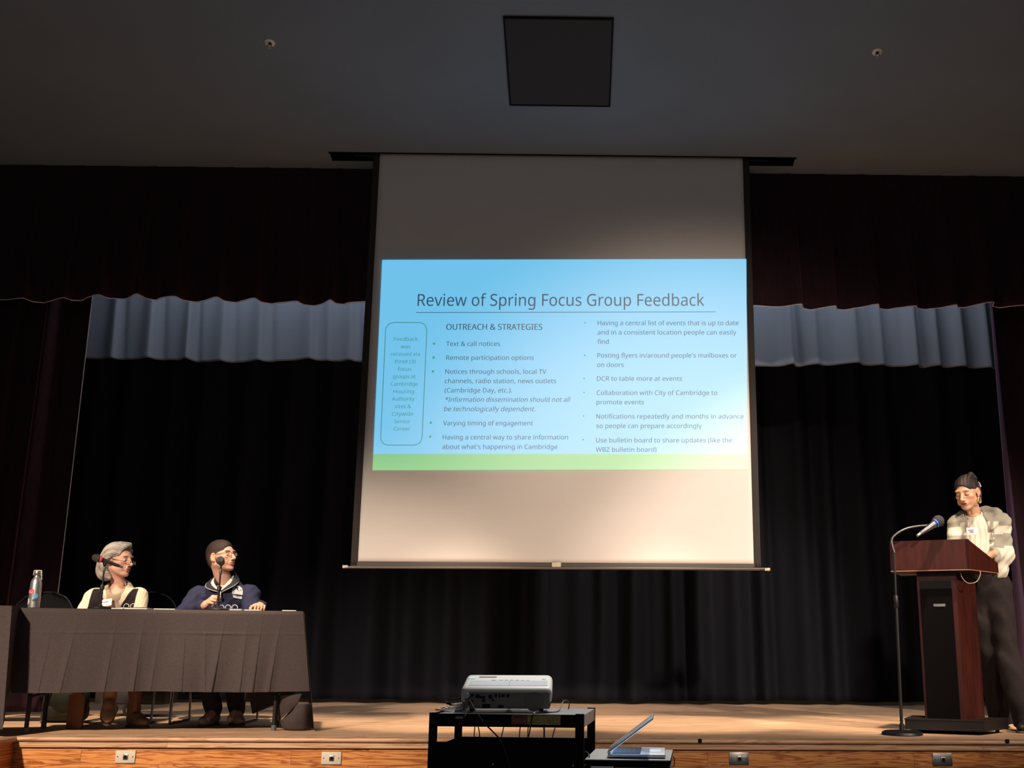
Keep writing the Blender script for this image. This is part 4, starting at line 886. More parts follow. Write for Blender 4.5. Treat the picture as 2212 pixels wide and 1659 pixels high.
# ------------------------------------------------------------------ people: signed-distance sculpting
import openvdb
class SDF:
    def __init__(s, lo, hi, h):
        s.h = h; s.lo = np.array(lo, float); n = np.ceil((np.array(hi, float)-s.lo)/h).astype(int)+1
        s.n = n; s.a = np.full(tuple(n), 0.5, np.float32); s.ax = [s.lo[i]+h*np.arange(n[i]) for i in range(3)]
    def _box(s, lo, hi, m):
        i0 = np.maximum(0, np.floor((np.array(lo)-m-s.lo)/s.h).astype(int)); i1 = np.minimum(s.n, np.ceil((np.array(hi)+m-s.lo)/s.h).astype(int)+1)
        if np.any(i1 <= i0): return None
        sl = tuple(slice(i0[k], i1[k]) for k in range(3))
        X, Y, Z = np.meshgrid(s.ax[0][sl[0]], s.ax[1][sl[1]], s.ax[2][sl[2]], indexing='ij', sparse=True)
        return sl, X, Y, Z
    def _mix(s, sl, d, k, op):
        a = s.a[sl]; d = d.astype(np.float32)
        if op == 'u':
            if k > 0: h = np.maximum(k-np.abs(a-d), 0)/k; r = np.minimum(a, d)-h*h*k*0.25
            else: r = np.minimum(a, d)
        else:
            d = -d
            if k > 0: h = np.maximum(k-np.abs(a-d), 0)/k; r = np.maximum(a, d)+h*h*k*0.25
            else: r = np.maximum(a, d)
        s.a[sl] = r
    def cap(s, a, b, ra, rb=None, k=0.01, op='u'):
        rb = ra if rb is None else rb; a = np.array(a, float); b = np.array(b, float); m = max(ra, rb)+k+2.5*s.h
        q = s._box(np.minimum(a, b), np.maximum(a, b), m)
        if q is None: return s
        sl, X, Y, Z = q; d = b-a; L2 = max(d@d, 1e-9); t = np.clip(((X-a[0])*d[0]+(Y-a[1])*d[1]+(Z-a[2])*d[2])/L2, 0, 1)
        dist = np.sqrt((X-a[0]-t*d[0])**2+(Y-a[1]-t*d[1])**2+(Z-a[2]-t*d[2])**2)-(ra+(rb-ra)*t); s._mix(sl, dist, k, op); return s
    def ell(s, c, r, k=0.01, op='u', rot=None):
        c = np.array(c, float); r = np.array(r, float); m = k+2.5*s.h; e = np.full(3, r.max()) if rot is not None else r
        q = s._box(c-e, c+e, m)
        if q is None: return s
        sl, X, Y, Z = q; X = X-c[0]; Y = Y-c[1]; Z = Z-c[2]
        if rot is not None:
            M = np.array(rot.to_3x3().inverted()) if hasattr(rot, 'to_3x3') else np.array(rot.to_matrix().inverted())
            X, Y, Z = M[0, 0]*X+M[0, 1]*Y+M[0, 2]*Z, M[1, 0]*X+M[1, 1]*Y+M[1, 2]*Z, M[2, 0]*X+M[2, 1]*Y+M[2, 2]*Z
        k0 = np.sqrt((X/r[0])**2+(Y/r[1])**2+(Z/r[2])**2); k1 = np.sqrt((X/r[0]**2)**2+(Y/r[1]**2)**2+(Z/r[2]**2)**2)+1e-6
        s._mix(sl, k0*(k0-1)/k1, k, op); return s
    def box(s, c, hf, rd=0.01, k=0.01, op='u', rot=None):
        c = np.array(c, float); hf = np.array(hf, float); e = np.full(3, np.linalg.norm(hf)) if rot is not None else hf
        q = s._box(c-e, c+e, rd+k+2.5*s.h)
        if q is None: return s
        sl, X, Y, Z = q; X = X-c[0]; Y = Y-c[1]; Z = Z-c[2]
        if rot is not None:
            M = np.array(rot.to_3x3().inverted()) if hasattr(rot, 'to_3x3') else np.array(rot.to_matrix().inverted())
            X, Y, Z = M[0, 0]*X+M[0, 1]*Y+M[0, 2]*Z, M[1, 0]*X+M[1, 1]*Y+M[1, 2]*Z, M[2, 0]*X+M[2, 1]*Y+M[2, 2]*Z
        qx, qy, qz = np.abs(X)-hf[0]+rd, np.abs(Y)-hf[1]+rd, np.abs(Z)-hf[2]+rd
        d = np.sqrt(np.maximum(qx, 0)**2+np.maximum(qy, 0)**2+np.maximum(qz, 0)**2)+np.minimum(np.maximum(qx, np.maximum(qy, qz)), 0)-rd
        s._mix(sl, d, k, op); return s
    def path(s, pts, rs, k=0.015, op='u'):
        for i in range(len(pts)-1): s.cap(pts[i], pts[i+1], rs[i], rs[i+1], k, op)
        return s
    def ripple(s, fn):
        X, Y, Z = np.meshgrid(*s.ax, indexing='ij', sparse=True); s.a += fn(X, Y, Z).astype(np.float32); return s
    def mesh(s):
        g = openvdb.FloatGrid(0.5); g.copyFromArray(np.ascontiguousarray(s.a, dtype=np.float32)); p, q = g.convertToQuads(0.0)
        return np.array(p, float)*s.h+s.lo, np.array(q)[:, ::-1]
def to_obj(name, parts, material, parent=None, M=None, smooth=True):
    """parts: list of (verts, quads, colours)"""
    V = []; Q = []; C_ = []; o = 0
    for v, q, c in parts:
        V.append(v); Q.append(q+o); C_.append(c); o += len(v)
    V = np.concatenate(V); Q = np.concatenate(Q); C_ = np.concatenate(C_)
    me = bpy.data.meshes.new(name); me.vertices.add(len(V)); me.vertices.foreach_set('co', V.astype(np.float32).ravel())
    me.loops.add(len(Q)*4); me.loops.foreach_set('vertex_index', Q.astype(np.int32).ravel())
    me.polygons.add(len(Q)); me.polygons.foreach_set('loop_start', np.arange(len(Q), dtype=np.int32)*4); me.update(calc_edges=True)
    me.validate(); me.polygons.foreach_set('use_smooth', [True]*len(me.polygons))
    a = me.color_attributes.new('Col', 'FLOAT_COLOR', 'POINT'); a.data.foreach_set('color', np.concatenate([C_, np.ones((len(C_), 1))], 1).astype(np.float32).ravel())
    me.materials.append(material)
    return link(bpy.data.objects.new(name, me), parent)
def flat(v, c): return np.tile(np.array(c, float), (len(v), 1))
def xf(v, M): A = np.array(M); return v @ A[:3, :3].T + A[:3, 3]
def frame(fwd, up, loc):
    """local +Y = forward, +Z = up, +X = the person's right"""
    f = Vector(fwd).normalized(); x = f.cross(Vector(up)).normalized(); u = x.cross(f)
    M = Matrix.Identity(4)
    for i in range(3): M[i][0], M[i][1], M[i][2], M[i][3] = x[i], f[i], u[i], loc[i]
    return M
def noise3(X, Y, Z, s, seed=0):
    return np.sin(X*s*1.0+seed)*np.sin(Y*s*1.3+2.1+seed)*np.sin(Z*s*0.9+4.2+seed)

def head(M, neck_base, skin, lip, brow, female=False, closed=False, open_mouth=False, old=False, stubble=None, lean=1.0, eye=(0.06, 0.035, 0.02)):
    """verts, quads, colours of a head and neck, sculpted in its own frame then placed with M"""
    nb = M.inverted() @ Vector(neck_base)
    f = SDF((-0.115, -0.155, min(-0.24, nb.z-0.08)), (0.115, 0.155, 0.15), 0.0024)
    f.ell((0, -0.020, 0.036), (0.0745, 0.094, 0.084))
    f.ell((0, 0.022, 0.012), (0.066, 0.070, 0.080), k=0.02)
    f.ell((0, 0.028, -0.045), (0.056*lean, 0.058, 0.062), k=0.025)
    jw = 0.051 if not female else 0.045
    f.cap((jw, -0.006, -0.052), (0.020, 0.062, -0.093), 0.019, 0.016, k=0.022); f.cap((-jw, -0.006, -0.052), (-0.020, 0.062, -0.093), 0.019, 0.016, k=0.022)
    f.ell((0, 0.074, -0.098), (0.020, 0.017, 0.016), k=0.016)
    for sx in (-1, 1):
        f.ell((sx*0.045, 0.056, -0.020), (0.020, 0.018, 0.015), k=0.016)       # cheekbone
        f.ell((sx*0.031, 0.0915, 0.002), (0.016, 0.012, 0.011), k=0.014, op='s')  # eye socket
        f.ell((sx*0.031, 0.0835 if not female else 0.083, 0.028), (0.022, 0.007, 0.005), k=0.014)  # brow
        f.ell((sx*0.031, 0.0745, 0.001), (0.0125, 0.0125, 0.0125), k=0.001)      # eyeball
        if closed: f.ell((sx*0.031, 0.0755, 0.002), (0.0155, 0.0135, 0.011), k=0.004)
        else:
            f.cap((sx*0.017, 0.082, 0.0075), (sx*0.045, 0.074, 0.0075), 0.0036, 0.0032, k=0.004); f.cap((sx*0.019, 0.081, -0.0065), (sx*0.044, 0.074, -0.0055), 0.0030, 0.0028, k=0.005)
    f.cap((0, 0.084, 0.018), (0, 0.110, -0.028), 0.0085, 0.0105, k=0.012)          # nose
    f.ell((0, 0.113, -0.032), (0.0105, 0.0105, 0.0095), k=0.007)
    for sx in (-1, 1):
        f.ell((sx*0.0115, 0.100, -0.036), (0.0072, 0.0105, 0.0075), k=0.006); f.ell((sx*0.0062, 0.107, -0.0435), (0.0032, 0.005, 0.0030), k=0.003, op='s')
    f.ell((0, 0.082, -0.060), (0.028, 0.013, 0.020), k=0.016)                      # muzzle
    f.ell((0, 0.0935, -0.0590), (0.0225, 0.0068, 0.0045), k=0.005); f.ell((0, 0.0925, -0.0700), (0.0195, 0.0070, 0.0050), k=0.005)
    f.ell((0, 0.1005, -0.0645), (0.024, 0.010, 0.0013 if not open_mouth else 0.0042), k=0.002, op='s')
    if open_mouth: f.ell((0, 0.099, -0.0648), (0.014, 0.014, 0.0045), k=0.002, op='s')
    if old:
        for sx in (-1, 1): f.cap((sx*0.019, 0.092, -0.040), (sx*0.033, 0.080, -0.066), 0.0026, 0.0022, k=0.004, op='s'); f.cap((sx*0.026, 0.079, -0.070), (sx*0.027, 0.073, -0.086), 0.0012, 0.0010, k=0.005, op='s')
    elif not closed:
        for sx in (-1, 1): f.cap((sx*0.020, 0.091, -0.042), (sx*0.030, 0.082, -0.058), 0.0016, 0.0012, k=0.004, op='s')
    for sx in (-1, 1): f.ell((sx*0.034, 0.048, -0.050), (0.018, 0.024, 0.022), k=0.02)
    # neck
    top_ = Vector((0, -0.030, -0.055)); nr = 0.055 if not female else 0.045
    f.cap(tuple(top_), tuple(nb), nr, nr*1.05, k=0.03)
    for sx in (-1, 1):    # neck muscles from behind the ear to the collar bone
        f.cap((sx*0.052, -0.03, -0.05), tuple(nb + Vector((sx*0.014, 0.045, 0.0))), 0.011, 0.008, k=0.012)
    f.ell(tuple(top_.lerp(nb, 0.45)+Vector((0, nr*0.93, 0))), (0.010, 0.010, 0.014), k=0.012)
    # ears
    for sx in (-1, 1):
        rot = Euler((R(-8), 0, R(-sx*-22)))
        f.ell((sx*0.0775, -0.012, -0.004), (0.0080, 0.0195, 0.0325), k=0.004, rot=rot); f.ell((sx*0.0745, -0.006, -0.030), (0.0065, 0.0095, 0.010), k=0.004)
        f.ell((sx*0.0855, -0.009, -0.001), (0.0055, 0.0115, 0.0205), k=0.003, op='s', rot=rot); f.ell((sx*0.083, -0.004, -0.006), (0.0075, 0.006, 0.008), k=0.002, op='s')
    v, q = f.mesh(); c = flat(v, skin); X, Y, Z = v.T
    def paint(mask, col, amt=1.0): 
        mk = np.clip(mask, 0, 1)[:, None]*amt; c[:] = c*(1-mk)+np.array(col)*mk
    # warmth on cheeks, nose, ears
    red = np.array(skin)*np.array([1.05, 0.80, 0.76])
    paint(np.exp(-(((np.abs(X)-0.048)/0.018)**2+((Y-0.06)/0.03)**2+((Z+0.03)/0.018)**2)), red, 0.7); paint(np.exp(-((X/0.014)**2+((Y-0.11)/0.015)**2+((Z+0.033)/0.012)**2)), red, 0.7)
    paint(((np.abs(X) > 0.073) & (np.abs(Y+0.01) < 0.03)).astype(float), red, 0.6)
    if stubble is not None:
        mk = (Y > -0.01) & (Z < -0.045-0.25*np.maximum(0, 0.02-Y)) & (Z > -0.13) & (Y > 0.0)
        paint(mk.astype(float), stubble, 0.35); paint(((Y > 0.07) & (Z < -0.046) & (Z > -0.056) & (np.abs(X) < 0.03)).astype(float), stubble, 0.3)
    # eyebrows, lips, eyes
    bz = 0.0285+0.0035*np.cos((np.abs(X)-0.031)/0.018*1.4)
    paint(((np.abs(np.abs(X)-0.031) < 0.019) & (np.abs(Z-bz+0.005) < 0.0028) & (Y > 0.06)).astype(float), brow, 0.6 if not old else 0.3)
    paint((((X/0.0225)**2+((Z+0.0595)/0.0062)**2 < 1) & (Y > 0.086)).astype(float), lip, 0.85); paint((((X/0.0195)**2+((Z+0.0710)/0.0068)**2 < 1) & (Y > 0.086)).astype(float), lip, 0.9)
    paint(((np.abs(X) < 0.020) & (np.abs(Z+0.0645) < (0.0012 if not open_mouth else 0.0036)) & (Y > 0.080)).astype(float), (0.10, 0.02, 0.015), 0.85)
    for sx in (-1, 1):
        ex, ey, ez = X-sx*0.031, Y-0.0745, Z-0.001; rr = np.sqrt(ex**2+ey**2+ez**2)
        if not closed:
            paint(((rr < 0.0137) & (np.abs(ez) < 0.0062) & (ey > 0.003)).astype(float), (0.62, 0.58, 0.55)); 
            paint(((rr < 0.0137) & (ex**2+ez**2 < 0.0052**2) & (ey > 0.003)).astype(float), eye)
            paint(((np.abs(ez-0.0068) < 0.0014) & (np.abs(ex) < 0.014) & (Y > 0.070)).astype(float), (0.10, 0.04, 0.03), 0.7)
        else:
            paint(((np.abs(ez+0.0075-0.0025*np.cos(ex/0.015*1.5)) < 0.0016) & (np.abs(ex) < 0.0145) & (Y > 0.072)).astype(float), (0.04, 0.015, 0.012), 0.9)
            paint(((np.abs(ez-0.002) < 0.007) & (np.abs(ex) < 0.0145) & (Y > 0.072)).astype(float), np.array(skin)*np.array([0.92, 0.80, 0.76]), 0.5)
    return xf(v, M), q, c

def hand(M, skin, side=1, curl=(0.35, 0.45, 0.5, 0.55), spread=0.06, thumb=0.4, size=1.0):
    """wrist at the origin, fingers toward +Y, back of the hand +Z; side=+1: thumb toward -X"""
    f = SDF((-0.075, -0.05, -0.10), (0.075, 0.215, 0.045), 0.0022)
    f.ell((0, 0.048, -0.002), (0.039, 0.052, 0.0145), k=0.01); f.cap((0, -0.04, 0), (0, 0.02, 0), 0.026, 0.025, k=0.02)
    f.ell((-side*0.024, 0.034, -0.010), (0.018, 0.032, 0.014), k=0.012)
    for i, (bx, by, L_, r_) in enumerate(((-0.0290, 0.088, 0.072, 0.0090), (-0.0095, 0.094, 0.080, 0.0093), (0.0100, 0.090, 0.074, 0.0088), (0.0280, 0.080, 0.058, 0.0078))):
        a = np.array([side*bx, by, 0.002]); yaw = side*bx*spread/0.03; pit = 0.15+curl[i]*0.9; p = a
        f.cap((side*bx*0.75, 0.045, 0.002), tuple(a), 0.010, r_*1.12, k=0.008)
        for j, (fr, dr) in enumerate(((0.46, 1.0), (0.30, 0.92), (0.24, 0.84))):
            d = np.array([math.sin(yaw)*math.cos(pit), math.cos(yaw)*math.cos(pit), -math.sin(pit)]); n = p+d*L_*fr
            f.cap(tuple(p), tuple(n), r_*dr, r_*dr*0.93, k=0.0025); p = n; pit += curl[i]*(1.5 if j == 0 else 1.0)
    a = np.array([-side*0.030, 0.020, -0.006]); b_ = a+np.array([-side*0.022, 0.034, -0.010]); c_ = b_+np.array([-side*0.010*(1-thumb), 0.028, -0.010-0.012*thumb]); d_ = c_+np.array([side*0.012*thumb, 0.022, -0.006])
    f.cap(tuple(a), tuple(b_), 0.0150, 0.0115, k=0.012); f.cap(tuple(b_), tuple(c_), 0.0110, 0.0098, k=0.003); f.cap(tuple(c_), tuple(d_), 0.0098, 0.0082, k=0.003)
    v, q = f.mesh(); c = flat(v, skin); tip = (v[:, 1] > 0.11)[:, None]; c = np.where(tip, c*np.array([1.04, 0.88, 0.84]), c)
    return xf(v*size, M), q, c

def settle(p):
    for ch in p.children: ch.location = Vector(ch.location)-Vector(p.location)
    return p
def V3(*a): return np.array(a, float)
def glasses(M, frame_mat, parent, w=0.0225, h=0.0165, down=0.0, fwd=0.100, name='glasses', half=False, lens_mat=None):
    g = bpy.data.objects.new(name, None)
    b = BM()
    for sx in (-1, 1):
        pts = []
        for i in range(20):
            a = 2*PI*i/20; x = sx*0.0325+w*abs(math.cos(a))**0.75*math.copysign(1, math.cos(a)); z = 0.001-down+h*abs(math.sin(a))**0.75*math.copysign(1, math.sin(a))
            pts.append((x, fwd-0.006*(abs(x)/0.05)**2, z))
        b.tube(pts, 0.0014, n=6, closed=True, smooth=False)
        b.tube([(sx*(0.0325+w), fwd-0.008, 0.006-down), (sx*0.068, fwd-0.022, 0.008-down*0.9), (sx*0.0795, 0.02, 0.012-down*0.4), (sx*0.080, -0.012, 0.016), (sx*0.078, -0.03, 0.002)], 0.0017, n=6)
    b.tube([(-0.0325+w, fwd, 0.004-down), (0, fwd+0.004, 0.008-down), (0.0325-w, fwd, 0.004-down)], 0.0014, n=6)
    o = b.obj(name, frame_mat, parent, M=M)
    lm = bpy.data.materials.get('lens') or mat('lens', (0.9, 0.95, 1.0), rough=0.02)
    lm.node_tree.nodes['Principled BSDF'].inputs['Alpha'].default_value = 0.10; lm.node_tree.nodes['Principled BSDF'].inputs['Specular IOR Level'].default_value = 0.8
    for sx in (-1, 1):
        b = BM(); b.cyl((sx*0.0325, fwd-0.004, 0.001-down), (sx*0.0325, fwd-0.0032, 0.001-down), 0.0165, n=24); b.obj('lens', lm, o, M=M)
    return o

PH = 0.005     # sculpting step for clothes
# ================================================================== the man in the navy pullover
def man():
    Yp = 8.22
    p = thing('person', 'man in navy quarter-zip pullover and glasses, seated at the table looking up', 'person', (-2.56, Yp+0.08, 0))
    def L(v): return v
    neckb = Vector((-2.575, Yp+0.02, 0.985)); hc = at(479, 1203, Yp-0.03)
    HM = frame((0.90, -0.40, 0.17), (-0.14, 0.03, 1), hc)
    skin = (0.62, 0.35, 0.25)
    hv = head(HM, neckb, skin, (0.46, 0.16, 0.13), (0.07, 0.035, 0.025), stubble=(0.22, 0.13, 0.09), lean=1.03)
    # arms
    shR = V3(-2.755, Yp+0.02, 0.885); shL = V3(-2.375, Yp-0.01, 0.895)
    elR = V3(*at(398, 1322, Yp-0.14)); elL = V3(*at(552, 1318, Yp-0.16)); elR[2] = 0.80; elL[2] = 0.80
    elR = V3(-2.815, Yp-0.10, 0.745); elL = V3(-2.325, Yp-0.12, 0.755)
    hR = at(452, 1310, 7.90); hR.z = TZ+0.050; hL = at(556, 1313, 7.80); hL.z = TZ+0.050
    wrR = Vector((hR.x-0.045, hR.y+0.03, TZ+0.045)); wrL = Vector((hL.x-0.01, hL.y+0.09, TZ+0.045))
    # body skin: torso, hips, legs (mostly under clothes)
    f = SDF((-2.98, 7.70, 0.0), (-2.10, 8.60, 1.05), 0.006)
    cx = -2.565
    f.ell((cx, Yp+0.06, 0.80), (0.155, 0.105, 0.20), k=0.05); f.ell((cx, Yp+0.10, 0.56), (0.16, 0.12, 0.12), k=0.06)
    f.cap(shR, shL, 0.055, 0.055, k=0.04); f.cap((neckb.x, neckb.y, neckb.z-0.02), (cx, Yp+0.03, 0.90), 0.05, 0.08, k=0.03)
    f.path([shR, elR, V3(*wrR)], [0.05, 0.042, 0.026]); f.path([shL, elL, V3(*wrL)], [0.05, 0.042, 0.026])
    kneeR = V3(-2.62, 7.93, 0.50); kneeL = V3(-2.42, 7.97, 0.50); anR = V3(-2.515, 8.03, 0.09); anL = V3(-2.375, 8.10, 0.09)
    for hp, kn, an in ((V3(cx-0.09, Yp+0.10, 0.54), kneeR, anR), (V3(cx+0.09, Yp+0.10, 0.54), kneeL, anL)):
        f.path([hp, kn, an], [0.08, 0.055, 0.036], k=0.02); f.cap(an, an+V3(0.0, -0.13, -0.045), 0.032, 0.024)
    bv, bq_ = f.mesh()
    HRM = frame((0.45, -0.35, 0.30), (-0.45, -0.75, 0.75), wrR); HLM = frame((0.30, -0.95, -0.02), (0.15, 0.05, 1), wrL)
    h1 = hand(HRM, skin, side=-1 if False else 1, curl=(0.75, 0.8, 0.85, 0.9), thumb=0.8); h2 = hand(HLM, skin, side=-1, curl=(0.42, 0.5, 0.55, 0.6), thumb=0.3)
    body = to_obj('body', [hv, (bv, bq_, flat(bv, skin)), h1, h2], MAT['skin'], p)
    # hair: short crop
    f = SDF((-0.10, -0.14, -0.11), (0.10, 0.11, 0.145), 0.0026)
    f.ell((0, -0.022, 0.040), (0.0785, 0.100, 0.090)); f.ell((0, 0.018, 0.045), (0.064, 0.070, 0.070), k=0.02)
    f.ell((0, -0.060, -0.010), (0.060, 0.055, 0.075), k=0.03)
    f.ell((0, 0.125, -0.035), (0.090, 0.112, 0.112), k=0.004, op='s', rot=Euler((R(-10), 0, 0)))
    f.box((0, 0.055, -0.120), (0.13, 0.072, 0.112), rd=0.015, k=0.004, op='s'); f.box((0, -0.06, -0.150), (0.13, 0.12, 0.07), rd=0.02, k=0.01, op='s')
    v, q = f.mesh(); c = flat(v, (0.026, 0.016, 0.011)); fade = np.clip((0.045-v[:, 2])/0.07, 0, 1)[:, None]*0.55*np.clip((v[:, 1]+0.09)/0.06, 0, 1)[:, None]; c = c*(1-fade)+np.array((0.26, 0.16, 0.10))*fade
    to_obj('hair', [(xf(v, HM), q, c)], MAT['hair'], p)
    glasses(HM, MAT['glassframe2'], p, w=0.0215, h=0.0150, down=-0.001, fwd=0.101)
    # pullover
    navy = (0.026, 0.028, 0.062)
    f = SDF((-3.02, 7.72, 0.44), (-2.06, 8.56, 1.08), PH)
    f.ell((cx, Yp+0.05, 0.80), (0.175, 0.125, 0.21), k=0.05); f.ell((cx, Yp+0.08, 0.60), (0.17, 0.135, 0.14), k=0.06)
    f.cap(shR, shL, 0.064, 0.064, k=0.05); f.cap((neckb.x, neckb.y+0.01, 0.965), (cx, Yp+0.03, 0.90), 0.080, 0.11, k=0.07)
    f.path([shR, elR, V3(*wrR)+V3(-0.02, 0.02, 0)], [0.070, 0.058, 0.040], k=0.03); f.path([shL, elL, V3(*wrL)+V3(0, 0.03, 0)], [0.068, 0.057, 0.040], k=0.03)
    f.ripple(lambda X, Y, Z: 0.0035*np.sin(X*38+Z*50)*np.sin(Z*24+Y*30)+0.002*np.sin(X*90-Z*70))
    # neck opening in a V
    f.cap((neckb.x, neckb.y+0.01, 0.985), (neckb.x, neckb.y+0.01, 1.03), 0.086, 0.076, k=0.03); f.cap((neckb.x, neckb.y-0.01, 1.13), (neckb.x+0.010, neckb.y-0.03, 0.955), 0.072, 0.060, k=0.01, op='s')
    f.cap((neckb.x+0.008, neckb.y-0.10, 0.99), (neckb.x+0.018, Yp-0.15, 0.905), 0.038, 0.010, k=0.006, op='s')
    v, q = f.mesh(); po = to_obj('pullover', [(v, q, flat(v, navy))], MAT['fabric'], p)
    # turned-out collar leaves with pale piping
    zb = V3(cx+0.012, Yp-0.115, 0.905)
    for s_, nm in ((-1, 'collar'), (1, 'collar')):
        top0 = V3(neckb.x+s_*0.074, neckb.y+0.02, 1.046); tip = V3(neckb.x+s_*(0.092 if s_ < 0 else 0.100), neckb.y-0.085, 0.962 if s_ < 0 else 0.985)
        def cf(u, v, s_=s_, top0=top0, tip=tip):
            a = top0*(1-u)+zb*u + V3(s_*0.015*math.sin(u*PI), -0.05*math.sin(u*PI)*0.5, 0.0); e_ = (V3(neckb.x+s_*0.098, neckb.y+0.04, 1.005)*(1-u)**2+2*tip*u*(1-u)*1.0+zb*u*u)/((1-u)**2+2*u*(1-u)+u*u) + V3(s_*0.03*math.sin(u*PI), -0.045*math.sin(u*PI), -0.012*math.sin(u*PI))
            return tuple(a*(1-v)+e_*v + V3(0, -0.008*math.sin(v*PI), 0.004*math.sin(v*PI)))
        sheet(nm, cf, 30, 12, mat('navy_dark', (0.012, 0.013, 0.022), rough=0.85), po, thick=0.004)
        b = BM(); b.tube([Vector(cf(u/14, 1.0))+Vector((0, -0.003, 0)) for u in range(15)], 0.0022, n=6); b.obj('piping', mat('pale_piping', (0.48, 0.45, 0.45), rough=0.6), po)
    b = BM(); b.tube([Vector(zb)+Vector((0, -0.006, 0.006)), Vector(zb)+Vector((0.001, -0.012, -0.018))], 0.0045, n=8); b.box(Vector(zb)+Vector((0.002, -0.014, -0.032)), (0.011, 0.004, 0.020), bevel=0.003); b.obj('zip_pull', MAT['paper'], po)
    # white shirt collar
    for s_ in (-1, 1):
        def sf(u, v, s_=s_):
            a = V3(neckb.x+s_*0.064, neckb.y-0.005, 1.036)*(1-u)+V3(neckb.x+0.014+s_*0.004, Yp-0.112, 0.925)*u + V3(s_*0.014*math.sin(u*PI), -0.040*math.sin(u*PI), 0)
            e_ = a + V3(s_*0.022, -0.010, -0.030)*(1-u*0.75)
            return tuple(a*(1-v)+e_*v)
        sheet('shirt_collar', sf, 20, 8, mat('shirt_white', (0.62, 0.56, 0.50), rough=0.8), p, thick=0.003)
    # chest emblem: pale dome shape with a bird mark over a bar
    ex = at(512.5, 1275, Yp-0.16)
    def surf(x, z):       # press a point onto the pullover
        hit = po.ray_cast if False else None
        return None
    bvh = __import__('mathutils.bvhtree', fromlist=['BVHTree']).BVHTree.FromPolygons([tuple(a) for a in v], [tuple(a) for a in q])
    def press(px, py, off=0.0025):
        d = ray(px, py).normalized(); h_ = bvh.ray_cast(Vector((0, 0, EYE)), d)
        return (h_[0]-d*off) if h_[0] else at(px, py, Yp-0.14)
    def emblem(name, poly, m_, off, parent, grid=False):
        V_ = [press(px, py, off) for px, py in poly]; c_ = press(sum(a for a, _ in poly)/len(poly), sum(a for _, a in poly)/len(poly), off); n = len(V_)
        return mesh_obj(name, V_+[c_], [(i, (i+1) % n, n) for i in range(n)], m_, parent)
    pale = mat('emblem_pale', (0.42, 0.41, 0.43), rough=0.7)
    dome = [(501, 1283), (501.5, 1273), (505, 1267), (511, 1264.5), (518, 1266), (523, 1271), (524.5, 1278), (524, 1285.5), (512, 1283.5)]
    em = emblem('emblem', dome, pale, 0.007, po)
    emblem('emblem_bar', [(503, 1284.5), (523, 1288), (522.5, 1294), (504, 1290.5)], pale, 0.007, em)
    emblem('emblem_bird', [(506, 1268.5), (512, 1267.5), (517, 1270), (521, 1274), (522.5, 1278.5), (517, 1277.5), (512, 1274), (508, 1270)], mat('emblem_navy', (0.02, 0.02, 0.035), rough=0.8), 0.009, em)
    emblem('emblem_disc', [(514+3*math.cos(a)+3.2, 1272+3*math.sin(a)) for a in [2*PI*i/10 for i in range(10)]], pale, 0.011, em)
    # trousers and shoes
    f = SDF((-2.90, 7.72, 0.05), (-2.16, 8.52, 0.72), PH)
    f.ell((cx, Yp+0.10, 0.55), (0.175, 0.135, 0.12), k=0.05)
    for hp, kn, an in ((V3(cx-0.09, Yp+0.10, 0.54), kneeR, anR), (V3(cx+0.09, Yp+0.10, 0.54), kneeL, anL)): f.path([hp, kn, an+V3(0, 0.01, 0.02)], [0.095, 0.072, 0.058], k=0.02)
    f.ripple(lambda X, Y, Z: 0.003*np.sin(Z*60+X*40))
    v, q = f.mesh(); to_obj('trousers', [(v, q, flat(v, (0.012, 0.010, 0.010)))], mat('black_trousers', (0.010, 0.009, 0.009), rough=0.9), p)
    for an, nm in ((anR, 'shoe'), (anL, 'shoe')): shoe(an, (0.08 if an is anL else -0.02, -0.16, 0), MAT['suede'], p)
    settle(p)
def shoe(an, d, m_, parent, lift=0.0, ankle=0.045, pitch=0.0):
    """an: ankle point; d: direction of the toes on the ground"""
    D = Vector((d[0], d[1], 0)).normalized()
    M = frame(Vector((D.x, D.y, pitch)), (0, 0, 1), (an[0], an[1], 0.0 if not lift else lift))
    f = SDF((-0.07, -0.10, -0.005), (0.07, 0.22, 0.16), 0.004)
    f.ell((0, 0.085, 0.038), (0.044, 0.095, 0.036), k=0.02); f.ell((0, -0.02, 0.045), (0.037, 0.055, 0.045), k=0.02); f.cap((0, -0.012, 0.06), (0, -0.02, 0.125), 0.042, ankle, k=0.02); f.ell((0, 0.045, 0.07), (0.033, 0.05, 0.030), k=0.02)
    f.box((0, 0.05, -0.07), (0.2, 0.3, 0.078), rd=0.001, k=0.003, op='s')
    v, q = f.mesh(); o = to_obj('shoe', [(xf(v, M), q, flat(v, (0.2, 0.15, 0.1)))], m_, parent)
    f = SDF((-0.07, -0.10, -0.005), (0.07, 0.22, 0.03), 0.004); f.ell((0, 0.085, 0.010), (0.047, 0.098, 0.05), k=0.02); f.ell((0, -0.02, 0.01), (0.040, 0.058, 0.05), k=0.02)
    f.box((0, 0.05, 0.114), (0.2, 0.3, 0.1), rd=0.001, k=0.0, op='s'); f.box((0, 0.05, -0.0985), (0.2, 0.3, 0.1), rd=0.001, k=0.0, op='s')
    v, q = f.mesh(); to_obj('sole', [(xf(v, M), q, flat(v, (0.1, 0.1, 0.1)))], mat('sole_brown', (0.10, 0.065, 0.045), rough=0.8), o)
    b = BM()
    for k in range(4): b.tube([M @ Vector((-0.018, 0.035+k*0.016, 0.094-k*0.008)), M @ Vector((0, 0.036+k*0.016, 0.102-k*0.009)), M @ Vector((0.018, 0.035+k*0.016, 0.094-k*0.008))], 0.0022, n=6)
    b.obj('laces', mat('laces', (0.16, 0.12, 0.09)), o)
man()

